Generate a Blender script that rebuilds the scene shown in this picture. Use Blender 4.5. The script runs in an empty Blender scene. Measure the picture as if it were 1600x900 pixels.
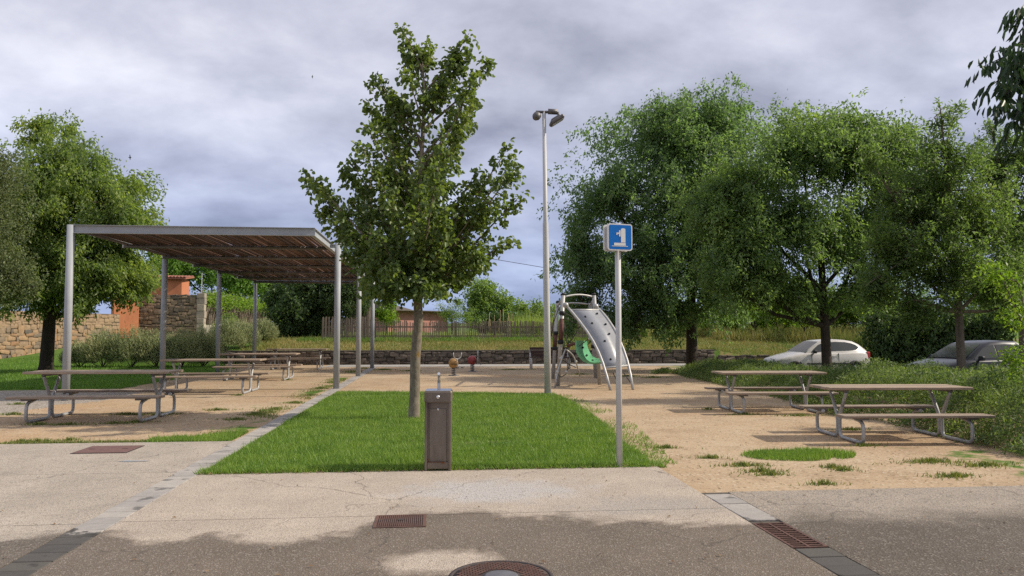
import bpy, math, random
import numpy as np
from mathutils import Vector, Matrix
R = math.radians
sc = bpy.context.scene
col = sc.collection
random.seed(5)

# ------------------------------------------------------------------ camera
F, PITCH, YAW, EYE = 1210.0, 3.26, 5.66, 1.5
cam = bpy.data.cameras.new('camera'); camo = bpy.data.objects.new('camera', cam); col.objects.link(camo)
cam.sensor_width = 36; cam.lens = F / 1600 * 36; cam.clip_start = 0.05; cam.clip_end = 3000
camo.location = (0, 0, EYE); camo.rotation_euler = (R(90 + PITCH), 0, R(-YAW))
sc.camera = camo

# ------------------------------------------------------------------ world: broken cloud over a Nishita sky
SUN_EL, SUN_AZ = 39.0, 92.0            # azimuth measured clockwise from +Y: the sun stands to the right (+X)
w = bpy.data.worlds.new('World'); sc.world = w; w.use_nodes = True
nt = w.node_tree; nt.nodes.clear()
def N(nt, t, **k):
    n = nt.nodes.new(t)
    for a, v in k.items(): setattr(n, a, v)
    return n
out = N(nt, 'ShaderNodeOutputWorld'); bg = N(nt, 'ShaderNodeBackground'); bg.inputs[1].default_value = 0.1
sky = N(nt, 'ShaderNodeTexSky', sky_type='NISHITA'); sky.sun_disc = False
sky.sun_elevation = R(SUN_EL); sky.sun_rotation = R(SUN_AZ)
tc = N(nt, 'ShaderNodeTexCoord'); sep = N(nt, 'ShaderNodeSeparateXYZ'); nt.links.new(tc.outputs['Generated'], sep.inputs[0])
def wm(op, a, b):
    n = N(nt, 'ShaderNodeMath', operation=op)
    for i, v in enumerate((a, b)):
        if v is None: continue
        if hasattr(v, 'default_value') or hasattr(v, 'links'): nt.links.new(v, n.inputs[i])
        else: n.inputs[i].default_value = v
    return n.outputs[0]
zz = wm('ADD', wm('MAXIMUM', sep.outputs[2], 0.0), 0.34)
cmb = N(nt, 'ShaderNodeCombineXYZ')
nt.links.new(wm('DIVIDE', sep.outputs[0], zz), cmb.inputs[0]); nt.links.new(wm('DIVIDE', sep.outputs[1], zz), cmb.inputs[1])
def wnoise(scale, det, dist, off):
    mp = N(nt, 'ShaderNodeMapping'); mp.inputs['Location'].default_value = off; mp.inputs['Scale'].default_value = (1.0, 1.15, 1)
    nt.links.new(cmb.outputs[0], mp.inputs[0])
    n = N(nt, 'ShaderNodeTexNoise'); n.inputs['Scale'].default_value = scale; n.inputs['Detail'].default_value = det
    n.inputs['Roughness'].default_value = 0.55; n.inputs['Distortion'].default_value = dist
    nt.links.new(mp.outputs[0], n.inputs['Vector']); return n.outputs[0]
n1 = wnoise(2.9, 12, 0.12, (3.1, 1.7, 0)); n2 = wnoise(1.0, 8, 0.15, (8.3, 4.9, 0))
mixn = wm('ADD', wm('MULTIPLY', n1, 0.55), wm('MULTIPLY', n2, 0.45))
rmp = N(nt, 'ShaderNodeValToRGB'); nt.links.new(mixn, rmp.inputs[0])
e = rmp.color_ramp.elements
e[0].position = 0.34; e[0].color = (0.285, 0.295, 0.375, 1); e[1].position = 0.655; e[1].color = (0.80, 0.80, 0.87, 1)
m = rmp.color_ramp.elements.new(0.485); m.color = (0.50, 0.51, 0.605, 1)
# the low sky is bluer and darker: distant rain cloud all round the horizon
hz = N(nt, 'ShaderNodeMapRange', interpolation_type='SMOOTHSTEP'); nt.links.new(sep.outputs[2], hz.inputs[0])
hz.inputs[1].default_value = -0.02; hz.inputs[2].default_value = 0.36
low = N(nt, 'ShaderNodeMix', data_type='RGBA'); nt.links.new(hz.outputs[0], low.inputs[0])
lowc = N(nt, 'ShaderNodeMix', data_type='RGBA', blend_type='MULTIPLY'); lowc.inputs[0].default_value = 1
nt.links.new(rmp.outputs[0], lowc.inputs[6]); lowc.inputs[7].default_value = (0.47, 0.58, 0.82, 1)
nt.links.new(lowc.outputs[2], low.inputs[6]); nt.links.new(rmp.outputs[0], low.inputs[7])
scl = N(nt, 'ShaderNodeVectorMath', operation='SCALE'); nt.links.new(low.outputs[2], scl.inputs[0]); scl.inputs['Scale'].default_value = 8.8
mx = N(nt, 'ShaderNodeMix', data_type='RGBA'); mx.inputs[0].default_value = 0.94
nt.links.new(sky.outputs[0], mx.inputs[6]); nt.links.new(scl.outputs[0], mx.inputs[7])
nt.links.new(mx.outputs[2], bg.inputs[0]); nt.links.new(bg.outputs[0], out.inputs[0])

sun = bpy.data.lights.new('sun', 'SUN'); suno = bpy.data.objects.new('sun', sun); col.objects.link(suno)
sun.energy = 3.3; sun.angle = R(0.8); sun.color = (1.0, 0.90, 0.76)
sd = Vector((math.sin(R(SUN_AZ)) * math.cos(R(SUN_EL)), math.cos(R(SUN_AZ)) * math.cos(R(SUN_EL)), math.sin(R(SUN_EL))))
suno.rotation_euler = sd.to_track_quat('Z', 'Y').to_euler(); suno.location = (20, 5, 20)
vs = sc.view_settings; vs.view_transform = 'Standard'; vs.look = 'None'; vs.exposure = 0.56; vs.gamma = 1
sc.cycles.use_denoising = False
sc.cycles.max_bounces = 8; sc.cycles.diffuse_bounces = 5; sc.cycles.transparent_max_bounces = 6

# ------------------------------------------------------------------ pixel helpers
RM = camo.rotation_euler.to_matrix(); EY = Vector((0, 0, EYE))
FW = Vector((math.sin(R(YAW)), math.cos(R(YAW)), 0))
def ray(px, py): return RM @ Vector(((px - 800) / F, (450 - py) / F, -1))
def G(px, py, z=0.0):
    d = ray(px, py); t = (z - EYE) / d.z; return EY + d * t
def at(px, py, dist):
    d = ray(px, py); return EY + d * (dist / d.dot(FW))
def sm(a, b, x):
    t = np.clip((x - a) / (b - a), 0, 1); return t * t * (3 - 2 * t)
WALLY = 36.4
def ter(x, y):
    x = np.asarray(x, float); y = np.asarray(y, float)
    left = 1 - sm(-15.5, -13.0, x); right = sm(13.6, 15.5, x); mid = (1 - left) * (1 - right)
    hmid = 0.60 * (y > WALLY - 0.01) + 0.50 * sm(WALLY, 42, y)
    hl = 1.0 * sm(39, 52, y); hr = 1.1 * sm(34.5, 41, y)
    h = left * hl + right * hr + mid * hmid + 0.012 * np.maximum(y - 44, 0)
    return h - 0.2 * sm(10.8, 12.6, x) * sm(15.0, 18.0, y) * (1 - sm(33, 35.5, y))
def tz(x, y): return float(ter(x, y))

# ------------------------------------------------------------------ mesh helpers
def props(o, label=None, cat=None, group=None, kind=None):
    if label: o['label'] = label
    if cat: o['category'] = cat
    if group: o['group'] = group
    if kind: o['kind'] = kind
    return o
def link(name, me, mat=None, parent=None, loc=None, rz=0):
    o = bpy.data.objects.new(name, me); col.objects.link(o)
    if mat is not None and len(me.materials) == 0: me.materials.append(mat)
    if parent: o.parent = parent
    if loc is not None: o.location = loc
    if rz: o.rotation_euler.z = rz
    return o
def empty(name, loc, rz=0):
    o = bpy.data.objects.new(name, None); col.objects.link(o); o.location = loc; o.rotation_euler.z = rz
    o.empty_display_size = 0.2; return o
def np_mesh(name, V, Fc, smooth=False):
    V = np.asarray(V, np.float32); Fc = np.asarray(Fc, np.int32); k = Fc.shape[1]
    me = bpy.data.meshes.new(name); me.vertices.add(len(V)); me.vertices.foreach_set('co', V.ravel())
    me.loops.add(Fc.size); me.loops.foreach_set('vertex_index', Fc.ravel())
    me.polygons.add(len(Fc)); me.polygons.foreach_set('loop_start', np.arange(0, Fc.size, k, dtype=np.int32))
    me.polygons.foreach_set('loop_total', np.full(len(Fc), k, np.int32))
    if smooth: me.polygons.foreach_set('use_smooth', np.ones(len(Fc), bool))
    me.update(calc_edges=True); return me
class MB:
    def __init__(s): s.v = []; s.f = []; s.sm = []
    def add(s, vs_, fs, smooth=False):
        b = len(s.v); s.v += [tuple(p) for p in vs_]; s.f += [tuple(i + b for i in f) for f in fs]; s.sm += [smooth] * len(fs); return s
    def box(s, c, d, rot=None):
        x, y, z = (q / 2 for q in d)
        P = [Vector((a * x, b * y, e_ * z)) for e_ in (-1, 1) for b in (-1, 1) for a in (-1, 1)]
        if rot is not None: P = [rot @ p for p in P]
        P = [p + Vector(c) for p in P]
        return s.add(P, [(0, 2, 3, 1), (4, 5, 7, 6), (0, 1, 5, 4), (2, 6, 7, 3), (0, 4, 6, 2), (1, 3, 7, 5)])
    def cbox(s, c, d, b=0.01, rot=None):          # box with chamfered edges
        x, y, z = (q / 2 for q in d); P = []; F_ = []
        for sx in (-1, 1):
            for sy in (-1, 1):
                for sz in (-1, 1):
                    P += [Vector((sx * (x - b), sy * (y - b), sz * z)), Vector((sx * (x - b), sy * y, sz * (z - b))), Vector((sx * x, sy * (y - b), sz * (z - b)))]
        def i(sx, sy, sz, k): return (((sx > 0) * 2 + (sy > 0)) * 2 + (sz > 0)) * 3 + k
        for sgn in (-1, 1):
            q = [i(-1, -1, sgn, 0), i(1, -1, sgn, 0), i(1, 1, sgn, 0), i(-1, 1, sgn, 0)]; F_.append(q if sgn > 0 else q[::-1])
            q = [i(-1, sgn, -1, 1), i(1, sgn, -1, 1), i(1, sgn, 1, 1), i(-1, sgn, 1, 1)]; F_.append(q if sgn < 0 else q[::-1])
            q = [i(sgn, -1, -1, 2), i(sgn, 1, -1, 2), i(sgn, 1, 1, 2), i(sgn, -1, 1, 2)]; F_.append(q if sgn > 0 else q[::-1])
        for a in (-1, 1):
            for c_ in (-1, 1):
                F_.append([i(-1, a, c_, 0), i(1, a, c_, 0), i(1, a, c_, 1), i(-1, a, c_, 1)])
                F_.append([i(a, -1, c_, 0), i(a, 1, c_, 0), i(a, 1, c_, 2), i(a, -1, c_, 2)])
                F_.append([i(a, c_, -1, 1), i(a, c_, 1, 1), i(a, c_, 1, 2), i(a, c_, -1, 2)])
                for e_ in (-1, 1):
                    if True and e_ == 1:
                        pass
        for sx in (-1, 1):
            for sy in (-1, 1):
                for sz in (-1, 1): F_.append([i(sx, sy, sz, 0), i(sx, sy, sz, 1), i(sx, sy, sz, 2)])
        if rot is not None: P = [rot @ p for p in P]
        return s.add([p + Vector(c) for p in P], F_)
    def tube(s, pts, r, n=8, cap=True, smooth=True):
        pts = [Vector(p) for p in pts]; rr = r if isinstance(r, (list, tuple)) else [r] * len(pts)
        V = []; prev = None
        for i, p in enumerate(pts):
            t = (pts[min(i + 1, len(pts) - 1)] - pts[max(i - 1, 0)])
            if t.length < 1e-9: t = Vector((0, 0, 1))
            t.normalize()
            if prev is None:
                a = Vector((1, 0, 0)) if abs(t.x) < 0.9 else Vector((0, 1, 0)); u = (a - t * a.dot(t)).normalized()
            else:
                u = prev - t * prev.dot(t); u = u.normalized() if u.length > 1e-6 else prev
            prev = u; v_ = t.cross(u)
            for k in range(n):
                a = 2 * math.pi * k / n; V.append(p + (u * math.cos(a) + v_ * math.sin(a)) * rr[i])
        F_ = [(i * n + k, i * n + (k + 1) % n, (i + 1) * n + (k + 1) % n, (i + 1) * n + k) for i in range(len(pts) - 1) for k in range(n)]
        s.add(V, F_, smooth)
        if cap:
            b = len(s.v) - len(V); s.f += [tuple(b + k for k in reversed(range(n))), tuple(b + (len(pts) - 1) * n + k for k in range(n))]; s.sm += [False, False]
        return s
    def lathe(s, prof, c=(0, 0, 0), n=24, ax=None, smooth=True):
        q = Vector(ax).to_track_quat('Z', 'Y').to_matrix() if ax is not None else Matrix.Identity(3)
        V = [q @ Vector((r_ * math.cos(2 * math.pi * k / n), r_ * math.sin(2 * math.pi * k / n), z_)) + Vector(c) for r_, z_ in prof for k in range(n)]
        F_ = [(i * n + k, i * n + (k + 1) % n, (i + 1) * n + (k + 1) % n, (i + 1) * n + k) for i in range(len(prof) - 1) for k in range(n)]
        return s.add(V, F_, smooth)
    def prism(s, poly, axis, a, b):                # poly of 2-d points extruded along an axis
        def mk(p, t): return {'x': (t, p[0], p[1]), 'y': (p[0], t, p[1]), 'z': (p[0], p[1], t)}[axis]
        n = len(poly); V = [mk(p, a) for p in poly] + [mk(p, b) for p in poly]
        F_ = [tuple(range(n - 1, -1, -1)), tuple(range(n, 2 * n))] + [(k, (k + 1) % n, n + (k + 1) % n, n + k) for k in range(n)]
        return s.add(V, F_)
    def mesh(s, name='mesh'):
        me = bpy.data.meshes.new(name); me.from_pydata(s.v, [], s.f); me.polygons.foreach_set('use_smooth', s.sm); me.update()
        import bmesh
        bm = bmesh.new(); bm.from_mesh(me); bmesh.ops.recalc_face_normals(bm, faces=bm.faces); bm.to_mesh(me); bm.free()
        return me
    def build(s, name, mat, parent=None, loc=None, rz=0): return link(name, s.mesh(name), mat, parent, loc, rz)
def bend(pts, r=0.08, k=5):                        # polyline with rounded corners
    pts = [Vector(p) for p in pts]; o = [pts[0]]
    for a, b, c in zip(pts, pts[1:], pts[2:]):
        d1 = (a - b); d2 = (c - b); q = min(r, d1.length * .45, d2.length * .45); p1 = b + d1.normalized() * q; p2 = b + d2.normalized() * q
        o += [p1 * (1 - t) ** 2 + b * 2 * t * (1 - t) + p2 * t * t for t in [i / k for i in range(k + 1)]]
    return o + [pts[-1]]

# ------------------------------------------------------------------ materials
def mat(name, c1, c2=None, scale=6.0, rough=0.7, metal=0.0, bump=0.0, bscale=40.0, rand=None, stretch=None, spec=0.3, det=6, stain=None, coat=0, wet=False):
    m_ = bpy.data.materials.new(name); m_.use_nodes = True; t = m_.node_tree; L = t.links.new
    p = t.nodes['Principled BSDF']; p.inputs['Roughness'].default_value = rough; p.inputs['Metallic'].default_value = metal
    p.inputs['Specular IOR Level'].default_value = spec; p.inputs['Coat Weight'].default_value = coat
    g = N(t, 'ShaderNodeNewGeometry'); vec = g.outputs['Position']
    if stretch:
        mp = N(t, 'ShaderNodeMapping'); mp.inputs['Scale'].default_value = stretch; L(vec, mp.inputs[0]); vec = mp.outputs[0]
    c = None
    if c2:
        n = N(t, 'ShaderNodeTexNoise'); n.inputs['Scale'].default_value = scale; n.inputs['Detail'].default_value = det; n.inputs['Roughness'].default_value = 0.62
        L(vec, n.inputs['Vector']); mr = N(t, 'ShaderNodeMapRange'); L(n.outputs[0], mr.inputs[0]); mr.inputs[1].default_value = 0.32; mr.inputs[2].default_value = 0.68
        mx_ = N(t, 'ShaderNodeMix', data_type='RGBA'); L(mr.outputs[0], mx_.inputs[0]); mx_.inputs[6].default_value = (*c1, 1); mx_.inputs[7].default_value = (*c2, 1); c = mx_.outputs[2]
    if rand:                                       # per-object tint
        oi = N(t, 'ShaderNodeObjectInfo'); rr = N(t, 'ShaderNodeValToRGB'); L(oi.outputs['Random'], rr.inputs[0]); els = rr.color_ramp.elements
        for i, q in enumerate(rand):
            e_ = els[i] if i < 2 else els.new(0.5); e_.color = (*q, 1)
        for i, e_ in enumerate(sorted(els, key=lambda z: z.position)): pass
        for i, q in enumerate(rand): els[i].position = i / (len(rand) - 1); els[i].color = (*q, 1)
        mu = N(t, 'ShaderNodeMix', data_type='RGBA', blend_type='MULTIPLY'); mu.inputs[0].default_value = 1
        if c is not None: L(c, mu.inputs[6])
        else: mu.inputs[6].default_value = (*c1, 1)
        L(rr.outputs[0], mu.inputs[7]); c = mu.outputs[2]
    if stain:                                      # (colour, scale, threshold): blotches of dirt or damp
        sn = N(t, 'ShaderNodeTexNoise'); sn.inputs['Scale'].default_value = stain[1]; sn.inputs['Detail'].default_value = 5; L(vec, sn.inputs['Vector'])
        sr = N(t, 'ShaderNodeMapRange'); L(sn.outputs[0], sr.inputs[0]); sr.inputs[1].default_value = stain[2]; sr.inputs[2].default_value = stain[2] + 0.06
        sx = N(t, 'ShaderNodeMix', data_type='RGBA'); L(sr.outputs[0], sx.inputs[0])
        if c is not None: L(c, sx.inputs[6])
        else: sx.inputs[6].default_value = (*c1, 1)
        sx.inputs[7].default_value = (*stain[0], 1); c = sx.outputs[2]
    if wet:
        dk = N(t, 'ShaderNodeMix', data_type='RGBA', blend_type='MULTIPLY'); L(damp(t, g.outputs['Position'], 0.55, 0.06, 2.6), dk.inputs[0]); L(c, dk.inputs[6]); dk.inputs[7].default_value = (0.26, 0.26, 0.255, 1); c = dk.outputs[2]
    if c is not None: L(c, p.inputs['Base Color'])
    else: p.inputs['Base Color'].default_value = (*c1, 1)
    if bump:
        bn = N(t, 'ShaderNodeTexNoise'); bn.inputs['Scale'].default_value = bscale; bn.inputs['Detail'].default_value = 4; L(vec, bn.inputs['Vector'])
        bp = N(t, 'ShaderNodeBump'); bp.inputs['Strength'].default_value = bump; bp.inputs['Distance'].default_value = 0.02; L(bn.outputs[0], bp.inputs['Height']); L(bp.outputs[0], p.inputs['Normal'])
    return m_
def leafmat(name, cols, trans=0.35, rough=0.55, tcol=None, patch=0.0):
    m_ = bpy.data.materials.new(name); m_.use_nodes = True; t = m_.node_tree; L = t.links.new; p = t.nodes['Principled BSDF']; o = t.nodes['Material Output']
    p.inputs['Roughness'].default_value = rough; p.inputs['Specular IOR Level'].default_value = 0.35
    g = N(t, 'ShaderNodeNewGeometry'); rr = N(t, 'ShaderNodeValToRGB'); src = g.outputs['Random Per Island']
    if patch:
        pn = N(t, 'ShaderNodeTexNoise'); pn.inputs['Scale'].default_value = patch; L(g.outputs['Position'], pn.inputs['Vector'])
        a = N(t, 'ShaderNodeMath', operation='MULTIPLY_ADD'); L(pn.outputs[0], a.inputs[0]); a.inputs[1].default_value = 1.6; a.inputs[2].default_value = -0.55
        b = N(t, 'ShaderNodeMix'); b.inputs[0].default_value = 0.55; L(src, b.inputs[2]); L(a.outputs[0], b.inputs[3]); src = b.outputs[0]
    L(src, rr.inputs[0]); els = rr.color_ramp.elements
    while len(els) < len(cols): els.new(0.5)
    for i, q in enumerate(cols): els[i].position = i / max(1, len(cols) - 1)
    for i, q in enumerate(cols): els[i].color = (*q, 1)
    L(rr.outputs[0], p.inputs['Base Color'])
    tr = N(t, 'ShaderNodeBsdfTranslucent'); hs = N(t, 'ShaderNodeMix', data_type='RGBA', blend_type='MULTIPLY'); hs.inputs[0].default_value = 1
    L(rr.outputs[0], hs.inputs[6]); hs.inputs[7].default_value = (*(tcol or (1.9, 2.0, 0.9)), 1); L(hs.outputs[2], tr.inputs[0])
    ms = N(t, 'ShaderNodeMixShader'); ms.inputs[0].default_value = trans; L(p.outputs[0], ms.inputs[1]); L(tr.outputs[0], ms.inputs[2]); L(ms.outputs[0], o.inputs[0])
    return m_
EDGE = [(0, 846), (110, 833), (200, 838), (260, 850), (330, 843), (450, 848), (540, 838), (600, 816), (650, 802), (780, 803), (900, 812), (1020, 819), (1165, 822), (1260, 806), (1400, 812), (1600, 800)]
def damp(t, vec, wob=0.55, soft=0.16, nscale=2.2):   # damp ground left by the rain: everything nearer than an uneven drying edge
    L = t.links.new; sp = N(t, 'ShaderNodeSeparateXYZ'); L(vec, sp.inputs[0]); P = [G(*q) for q in EDGE]
    mx_ = N(t, 'ShaderNodeMapRange'); L(sp.outputs[0], mx_.inputs[0]); mx_.inputs[1].default_value = P[0].x; mx_.inputs[2].default_value = P[-1].x
    cr = N(t, 'ShaderNodeValToRGB'); L(mx_.outputs[0], cr.inputs[0]); els = cr.color_ramp.elements
    while len(els) < len(P): els.new(0.5)
    u = [(p.x - P[0].x) / (P[-1].x - P[0].x) for p in P]
    for e_, p, q in zip(els, P, u): e_.position = q
    for e_, p in zip(els, P): v = (p.y - 4) / 5; e_.color = (v, v, v, 1)
    ey = N(t, 'ShaderNodeMath', operation='MULTIPLY_ADD'); L(cr.outputs[0], ey.inputs[0]); ey.inputs[1].default_value = 5; ey.inputs[2].default_value = 4
    nn = N(t, 'ShaderNodeTexNoise'); nn.inputs['Scale'].default_value = nscale; nn.inputs['Detail'].default_value = 10; nn.inputs['Roughness'].default_value = 0.68; L(vec, nn.inputs['Vector'])
    d = N(t, 'ShaderNodeMath', operation='SUBTRACT'); L(ey.outputs[0], d.inputs[0]); L(sp.outputs[1], d.inputs[1])
    a = N(t, 'ShaderNodeMath', operation='MULTIPLY_ADD'); L(nn.outputs[0], a.inputs[0]); a.inputs[1].default_value = wob * 2; L(d.outputs[0], a.inputs[2])
    k = N(t, 'ShaderNodeMapRange', interpolation_type='SMOOTHSTEP'); L(a.outputs[0], k.inputs[0]); k.inputs[1].default_value = wob - soft / 2; k.inputs[2].default_value = wob + soft / 2
    return k.outputs[0]
def aggregate(name, base, dark, light, speck=90.0, blot=None, patches=(), dry=(), soft=0.26):
    m_ = bpy.data.materials.new(name); m_.use_nodes = True; t = m_.node_tree; L = t.links.new; p = t.nodes['Principled BSDF']
    p.inputs['Roughness'].default_value = 0.85; p.inputs['Specular IOR Level'].default_value = 0.2
    g = N(t, 'ShaderNodeNewGeometry'); vec = g.outputs['Position']
    n = N(t, 'ShaderNodeTexNoise'); n.inputs['Scale'].default_value = 1.3; n.inputs['Detail'].default_value = 8; n.inputs['Roughness'].default_value = 0.65; L(vec, n.inputs['Vector'])
    mr = N(t, 'ShaderNodeMapRange'); L(n.outputs[0], mr.inputs[0]); mr.inputs[1].default_value = 0.3; mr.inputs[2].default_value = 0.7
    a = N(t, 'ShaderNodeMix', data_type='RGBA'); L(mr.outputs[0], a.inputs[0]); a.inputs[6].default_value = (*[q * 0.82 for q in base], 1); a.inputs[7].default_value = (*[q * 1.12 for q in base], 1)
    c = a.outputs[2]
    for (px_, py_, rx, ry, pc, amt) in patches:     # lime scale and damp marks with a shape of their own
        sb = N(t, 'ShaderNodeVectorMath', operation='SUBTRACT'); L(vec, sb.inputs[0]); sb.inputs[1].default_value = (px_, py_, 0)
        sm_ = N(t, 'ShaderNodeVectorMath', operation='MULTIPLY'); L(sb.outputs[0], sm_.inputs[0]); sm_.inputs[1].default_value = (1 / rx, 1 / ry, 0)
        ln = N(t, 'ShaderNodeVectorMath', operation='LENGTH'); L(sm_.outputs[0], ln.inputs[0])
        nn = N(t, 'ShaderNodeTexNoise'); nn.inputs['Scale'].default_value = 3.5; nn.inputs['Detail'].default_value = 6; L(vec, nn.inputs['Vector'])
        ad = N(t, 'ShaderNodeMath', operation='MULTIPLY_ADD'); L(nn.outputs[0], ad.inputs[0]); ad.inputs[1].default_value = 1.3; L(ln.outputs['Value'], ad.inputs[2])
        k = N(t, 'ShaderNodeMapRange'); L(ad.outputs[0], k.inputs[0]); k.inputs[1].default_value = 1.1; k.inputs[2].default_value = 1.75; k.inputs[3].default_value = amt; k.inputs[4].default_value = 0
        x_ = N(t, 'ShaderNodeMix', data_type='RGBA'); L(k.outputs[0], x_.inputs[0]); L(c, x_.inputs[6]); x_.inputs[7].default_value = (*pc, 1); c = x_.outputs[2]
    dm = damp(t, vec, soft=soft)
    for (px_, py_, rx, ry) in dry:                  # a spot that has dried out early
        sb = N(t, 'ShaderNodeVectorMath', operation='SUBTRACT'); L(vec, sb.inputs[0]); sb.inputs[1].default_value = (px_, py_, 0)
        sm_ = N(t, 'ShaderNodeVectorMath', operation='MULTIPLY'); L(sb.outputs[0], sm_.inputs[0]); sm_.inputs[1].default_value = (1 / rx, 1 / ry, 0)
        ln = N(t, 'ShaderNodeVectorMath', operation='LENGTH'); L(sm_.outputs[0], ln.inputs[0])
        nn = N(t, 'ShaderNodeTexNoise'); nn.inputs['Scale'].default_value = 7; nn.inputs['Detail'].default_value = 7; L(vec, nn.inputs['Vector'])
        ad = N(t, 'ShaderNodeMath', operation='MULTIPLY_ADD'); L(nn.outputs[0], ad.inputs[0]); ad.inputs[1].default_value = 1.2; L(ln.outputs['Value'], ad.inputs[2])
        k = N(t, 'ShaderNodeMapRange'); L(ad.outputs[0], k.inputs[0]); k.inputs[1].default_value = 1.2; k.inputs[2].default_value = 1.8
        mm = N(t, 'ShaderNodeMath', operation='MULTIPLY'); L(dm, mm.inputs[0]); L(k.outputs[0], mm.inputs[1]); dm = mm.outputs[0]
    dk = N(t, 'ShaderNodeMix', data_type='RGBA', blend_type='MULTIPLY'); L(dm, dk.inputs[0]); L(c, dk.inputs[6]); dk.inputs[7].default_value = (0.345, 0.325, 0.305, 1); c = dk.outputs[2]
    rg = N(t, 'ShaderNodeMapRange'); L(dm, rg.inputs[0]); rg.inputs[3].default_value = 0.88; rg.inputs[4].default_value = 0.6; L(rg.outputs[0], p.inputs['Roughness'])
    vo = N(t, 'ShaderNodeTexVoronoi'); vo.inputs['Scale'].default_value = speck; L(vec, vo.inputs['Vector'])
    sp = N(t, 'ShaderNodeSeparateColor'); L(vo.outputs['Color'], sp.inputs[0])
    for chan, thr, cc, am in ((0, 0.86, light, 0.34), (1, 0.74, dark, 0.6)):
        k = N(t, 'ShaderNodeMapRange'); L(sp.outputs[chan], k.inputs[0]); k.inputs[1].default_value = thr; k.inputs[2].default_value = thr + 0.1; k.inputs[4].default_value = am
        x_ = N(t, 'ShaderNodeMix', data_type='RGBA'); L(k.outputs[0], x_.inputs[0]); L(c, x_.inputs[6]); x_.inputs[7].default_value = (*cc, 1); c = x_.outputs[2]
    if blot:
        b = N(t, 'ShaderNodeTexNoise'); b.inputs['Scale'].default_value = 9; b.inputs['Detail'].default_value = 6; L(vec, b.inputs['Vector'])
        k = N(t, 'ShaderNodeMapRange'); L(b.outputs[0], k.inputs[0]); k.inputs[1].default_value = 0.60; k.inputs[2].default_value = 0.72; k.inputs[4].default_value = 0.6
        x_ = N(t, 'ShaderNodeMix', data_type='RGBA'); L(k.outputs[0], x_.inputs[0]); L(c, x_.inputs[6]); x_.inputs[7].default_value = (*blot, 1); c = x_.outputs[2]
    wn = N(t, 'ShaderNodeTexNoise'); wn.inputs['Scale'].default_value = 2.5; wn.inputs['Detail'].default_value = 6; L(vec, wn.inputs['Vector'])
    wa = N(t, 'ShaderNodeVectorMath', operation='MULTIPLY_ADD'); L(wn.outputs['Color'], wa.inputs[0]); wa.inputs[1].default_value = (0.5, 0.5, 0); L(vec, wa.inputs[2])
    ve = N(t, 'ShaderNodeTexVoronoi', feature='DISTANCE_TO_EDGE'); ve.inputs['Scale'].default_value = 0.42; L(wa.outputs[0], ve.inputs['Vector'])
    k = N(t, 'ShaderNodeMapRange'); L(ve.outputs['Distance'], k.inputs[0]); k.inputs[1].default_value = 0.001; k.inputs[2].default_value = 0.0035; k.inputs[3].default_value = 0.5; k.inputs[4].default_value = 0
    x_ = N(t, 'ShaderNodeMix', data_type='RGBA'); L(k.outputs[0], x_.inputs[0]); L(c, x_.inputs[6]); x_.inputs[7].default_value = (0.07, 0.06, 0.05, 1); c = x_.outputs[2]
    vs_ = N(t, 'ShaderNodeTexVoronoi'); vs_.inputs['Scale'].default_value = 3.2; vs_.inputs['Randomness'].default_value = 1; L(wa.outputs[0], vs_.inputs['Vector'])
    k = N(t, 'ShaderNodeMapRange'); L(vs_.outputs['Distance'], k.inputs[0]); k.inputs[1].default_value = 0.05; k.inputs[2].default_value = 0.085; k.inputs[3].default_value = 0.45; k.inputs[4].default_value = 0
    x_ = N(t, 'ShaderNodeMix', data_type='RGBA'); L(k.outputs[0], x_.inputs[0]); L(c, x_.inputs[6]); x_.inputs[7].default_value = (*dark, 1); c = x_.outputs[2]
    L(c, p.inputs['Base Color'])
    bp = N(t, 'ShaderNodeBump'); bp.inputs['Strength'].default_value = 0.5; bp.inputs['Distance'].default_value = 0.012; L(vo.outputs['Distance'], bp.inputs['Height']); L(bp.outputs[0], p.inputs['Normal'])
    return m_

M = {}
M['galv'] = mat('galvanised steel', (0.44, 0.44, 0.43), (0.34, 0.345, 0.34), 9, 0.5, 0.25, stain=((0.22, 0.22, 0.21), 5, 0.66))
M['postgrey'] = mat('grey painted steel', (0.36, 0.38, 0.395), (0.31, 0.33, 0.345), 3, 0.55, 0.0)
M['darksteel'] = mat('weathered dark steel tube', (0.16, 0.15, 0.145), (0.11, 0.105, 0.10), 5, 0.5, 0.4)
M['pole'] = mat('pale grey lacquered pole', (0.56, 0.56, 0.55), (0.49, 0.49, 0.48), 2, 0.5, 0.0)
M['tablewood'] = mat('weathered table wood', (0.40, 0.325, 0.25), (0.245, 0.19, 0.145), 3.0, 0.8, bump=0.25, bscale=30, stretch=(1.2, 22, 22), rand=[(0.8, 0.8, 0.82), (1.0, 0.97, 0.93), (1.2, 1.14, 1.06)])
M['slat'] = mat('brown cane slat', (0.088, 0.052, 0.043), (0.055, 0.033, 0.028), 2.0, 0.75, stretch=(30, 1.5, 30), rand=[(0.5, 0.5, 0.5), (0.9, 0.9, 0.9), (1.9, 1.7, 1.5)])
M['stainless'] = mat('worn stainless steel', (0.24, 0.20, 0.16), (0.15, 0.122, 0.095), 4, 0.45, 0.45, stretch=(1, 1, 0.5), stain=((0.13, 0.10, 0.085), 4, 0.62))
M['steelpanel'] = mat('streaked stainless panel', (0.25, 0.21, 0.17), (0.14, 0.115, 0.09), 4, 0.45, 0.45, stretch=(2, 1, 0.35))
M['rust'] = mat('rust streak', (0.22, 0.085, 0.03), (0.12, 0.05, 0.02), 40, 0.9)
M['chrome'] = mat('polished steel', (0.62, 0.62, 0.62), None, rough=0.18, metal=1.0)
M['blue'] = mat('sign blue enamel', (0.008, 0.145, 0.52), (0.012, 0.165, 0.55), 8, 0.35)
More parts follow.
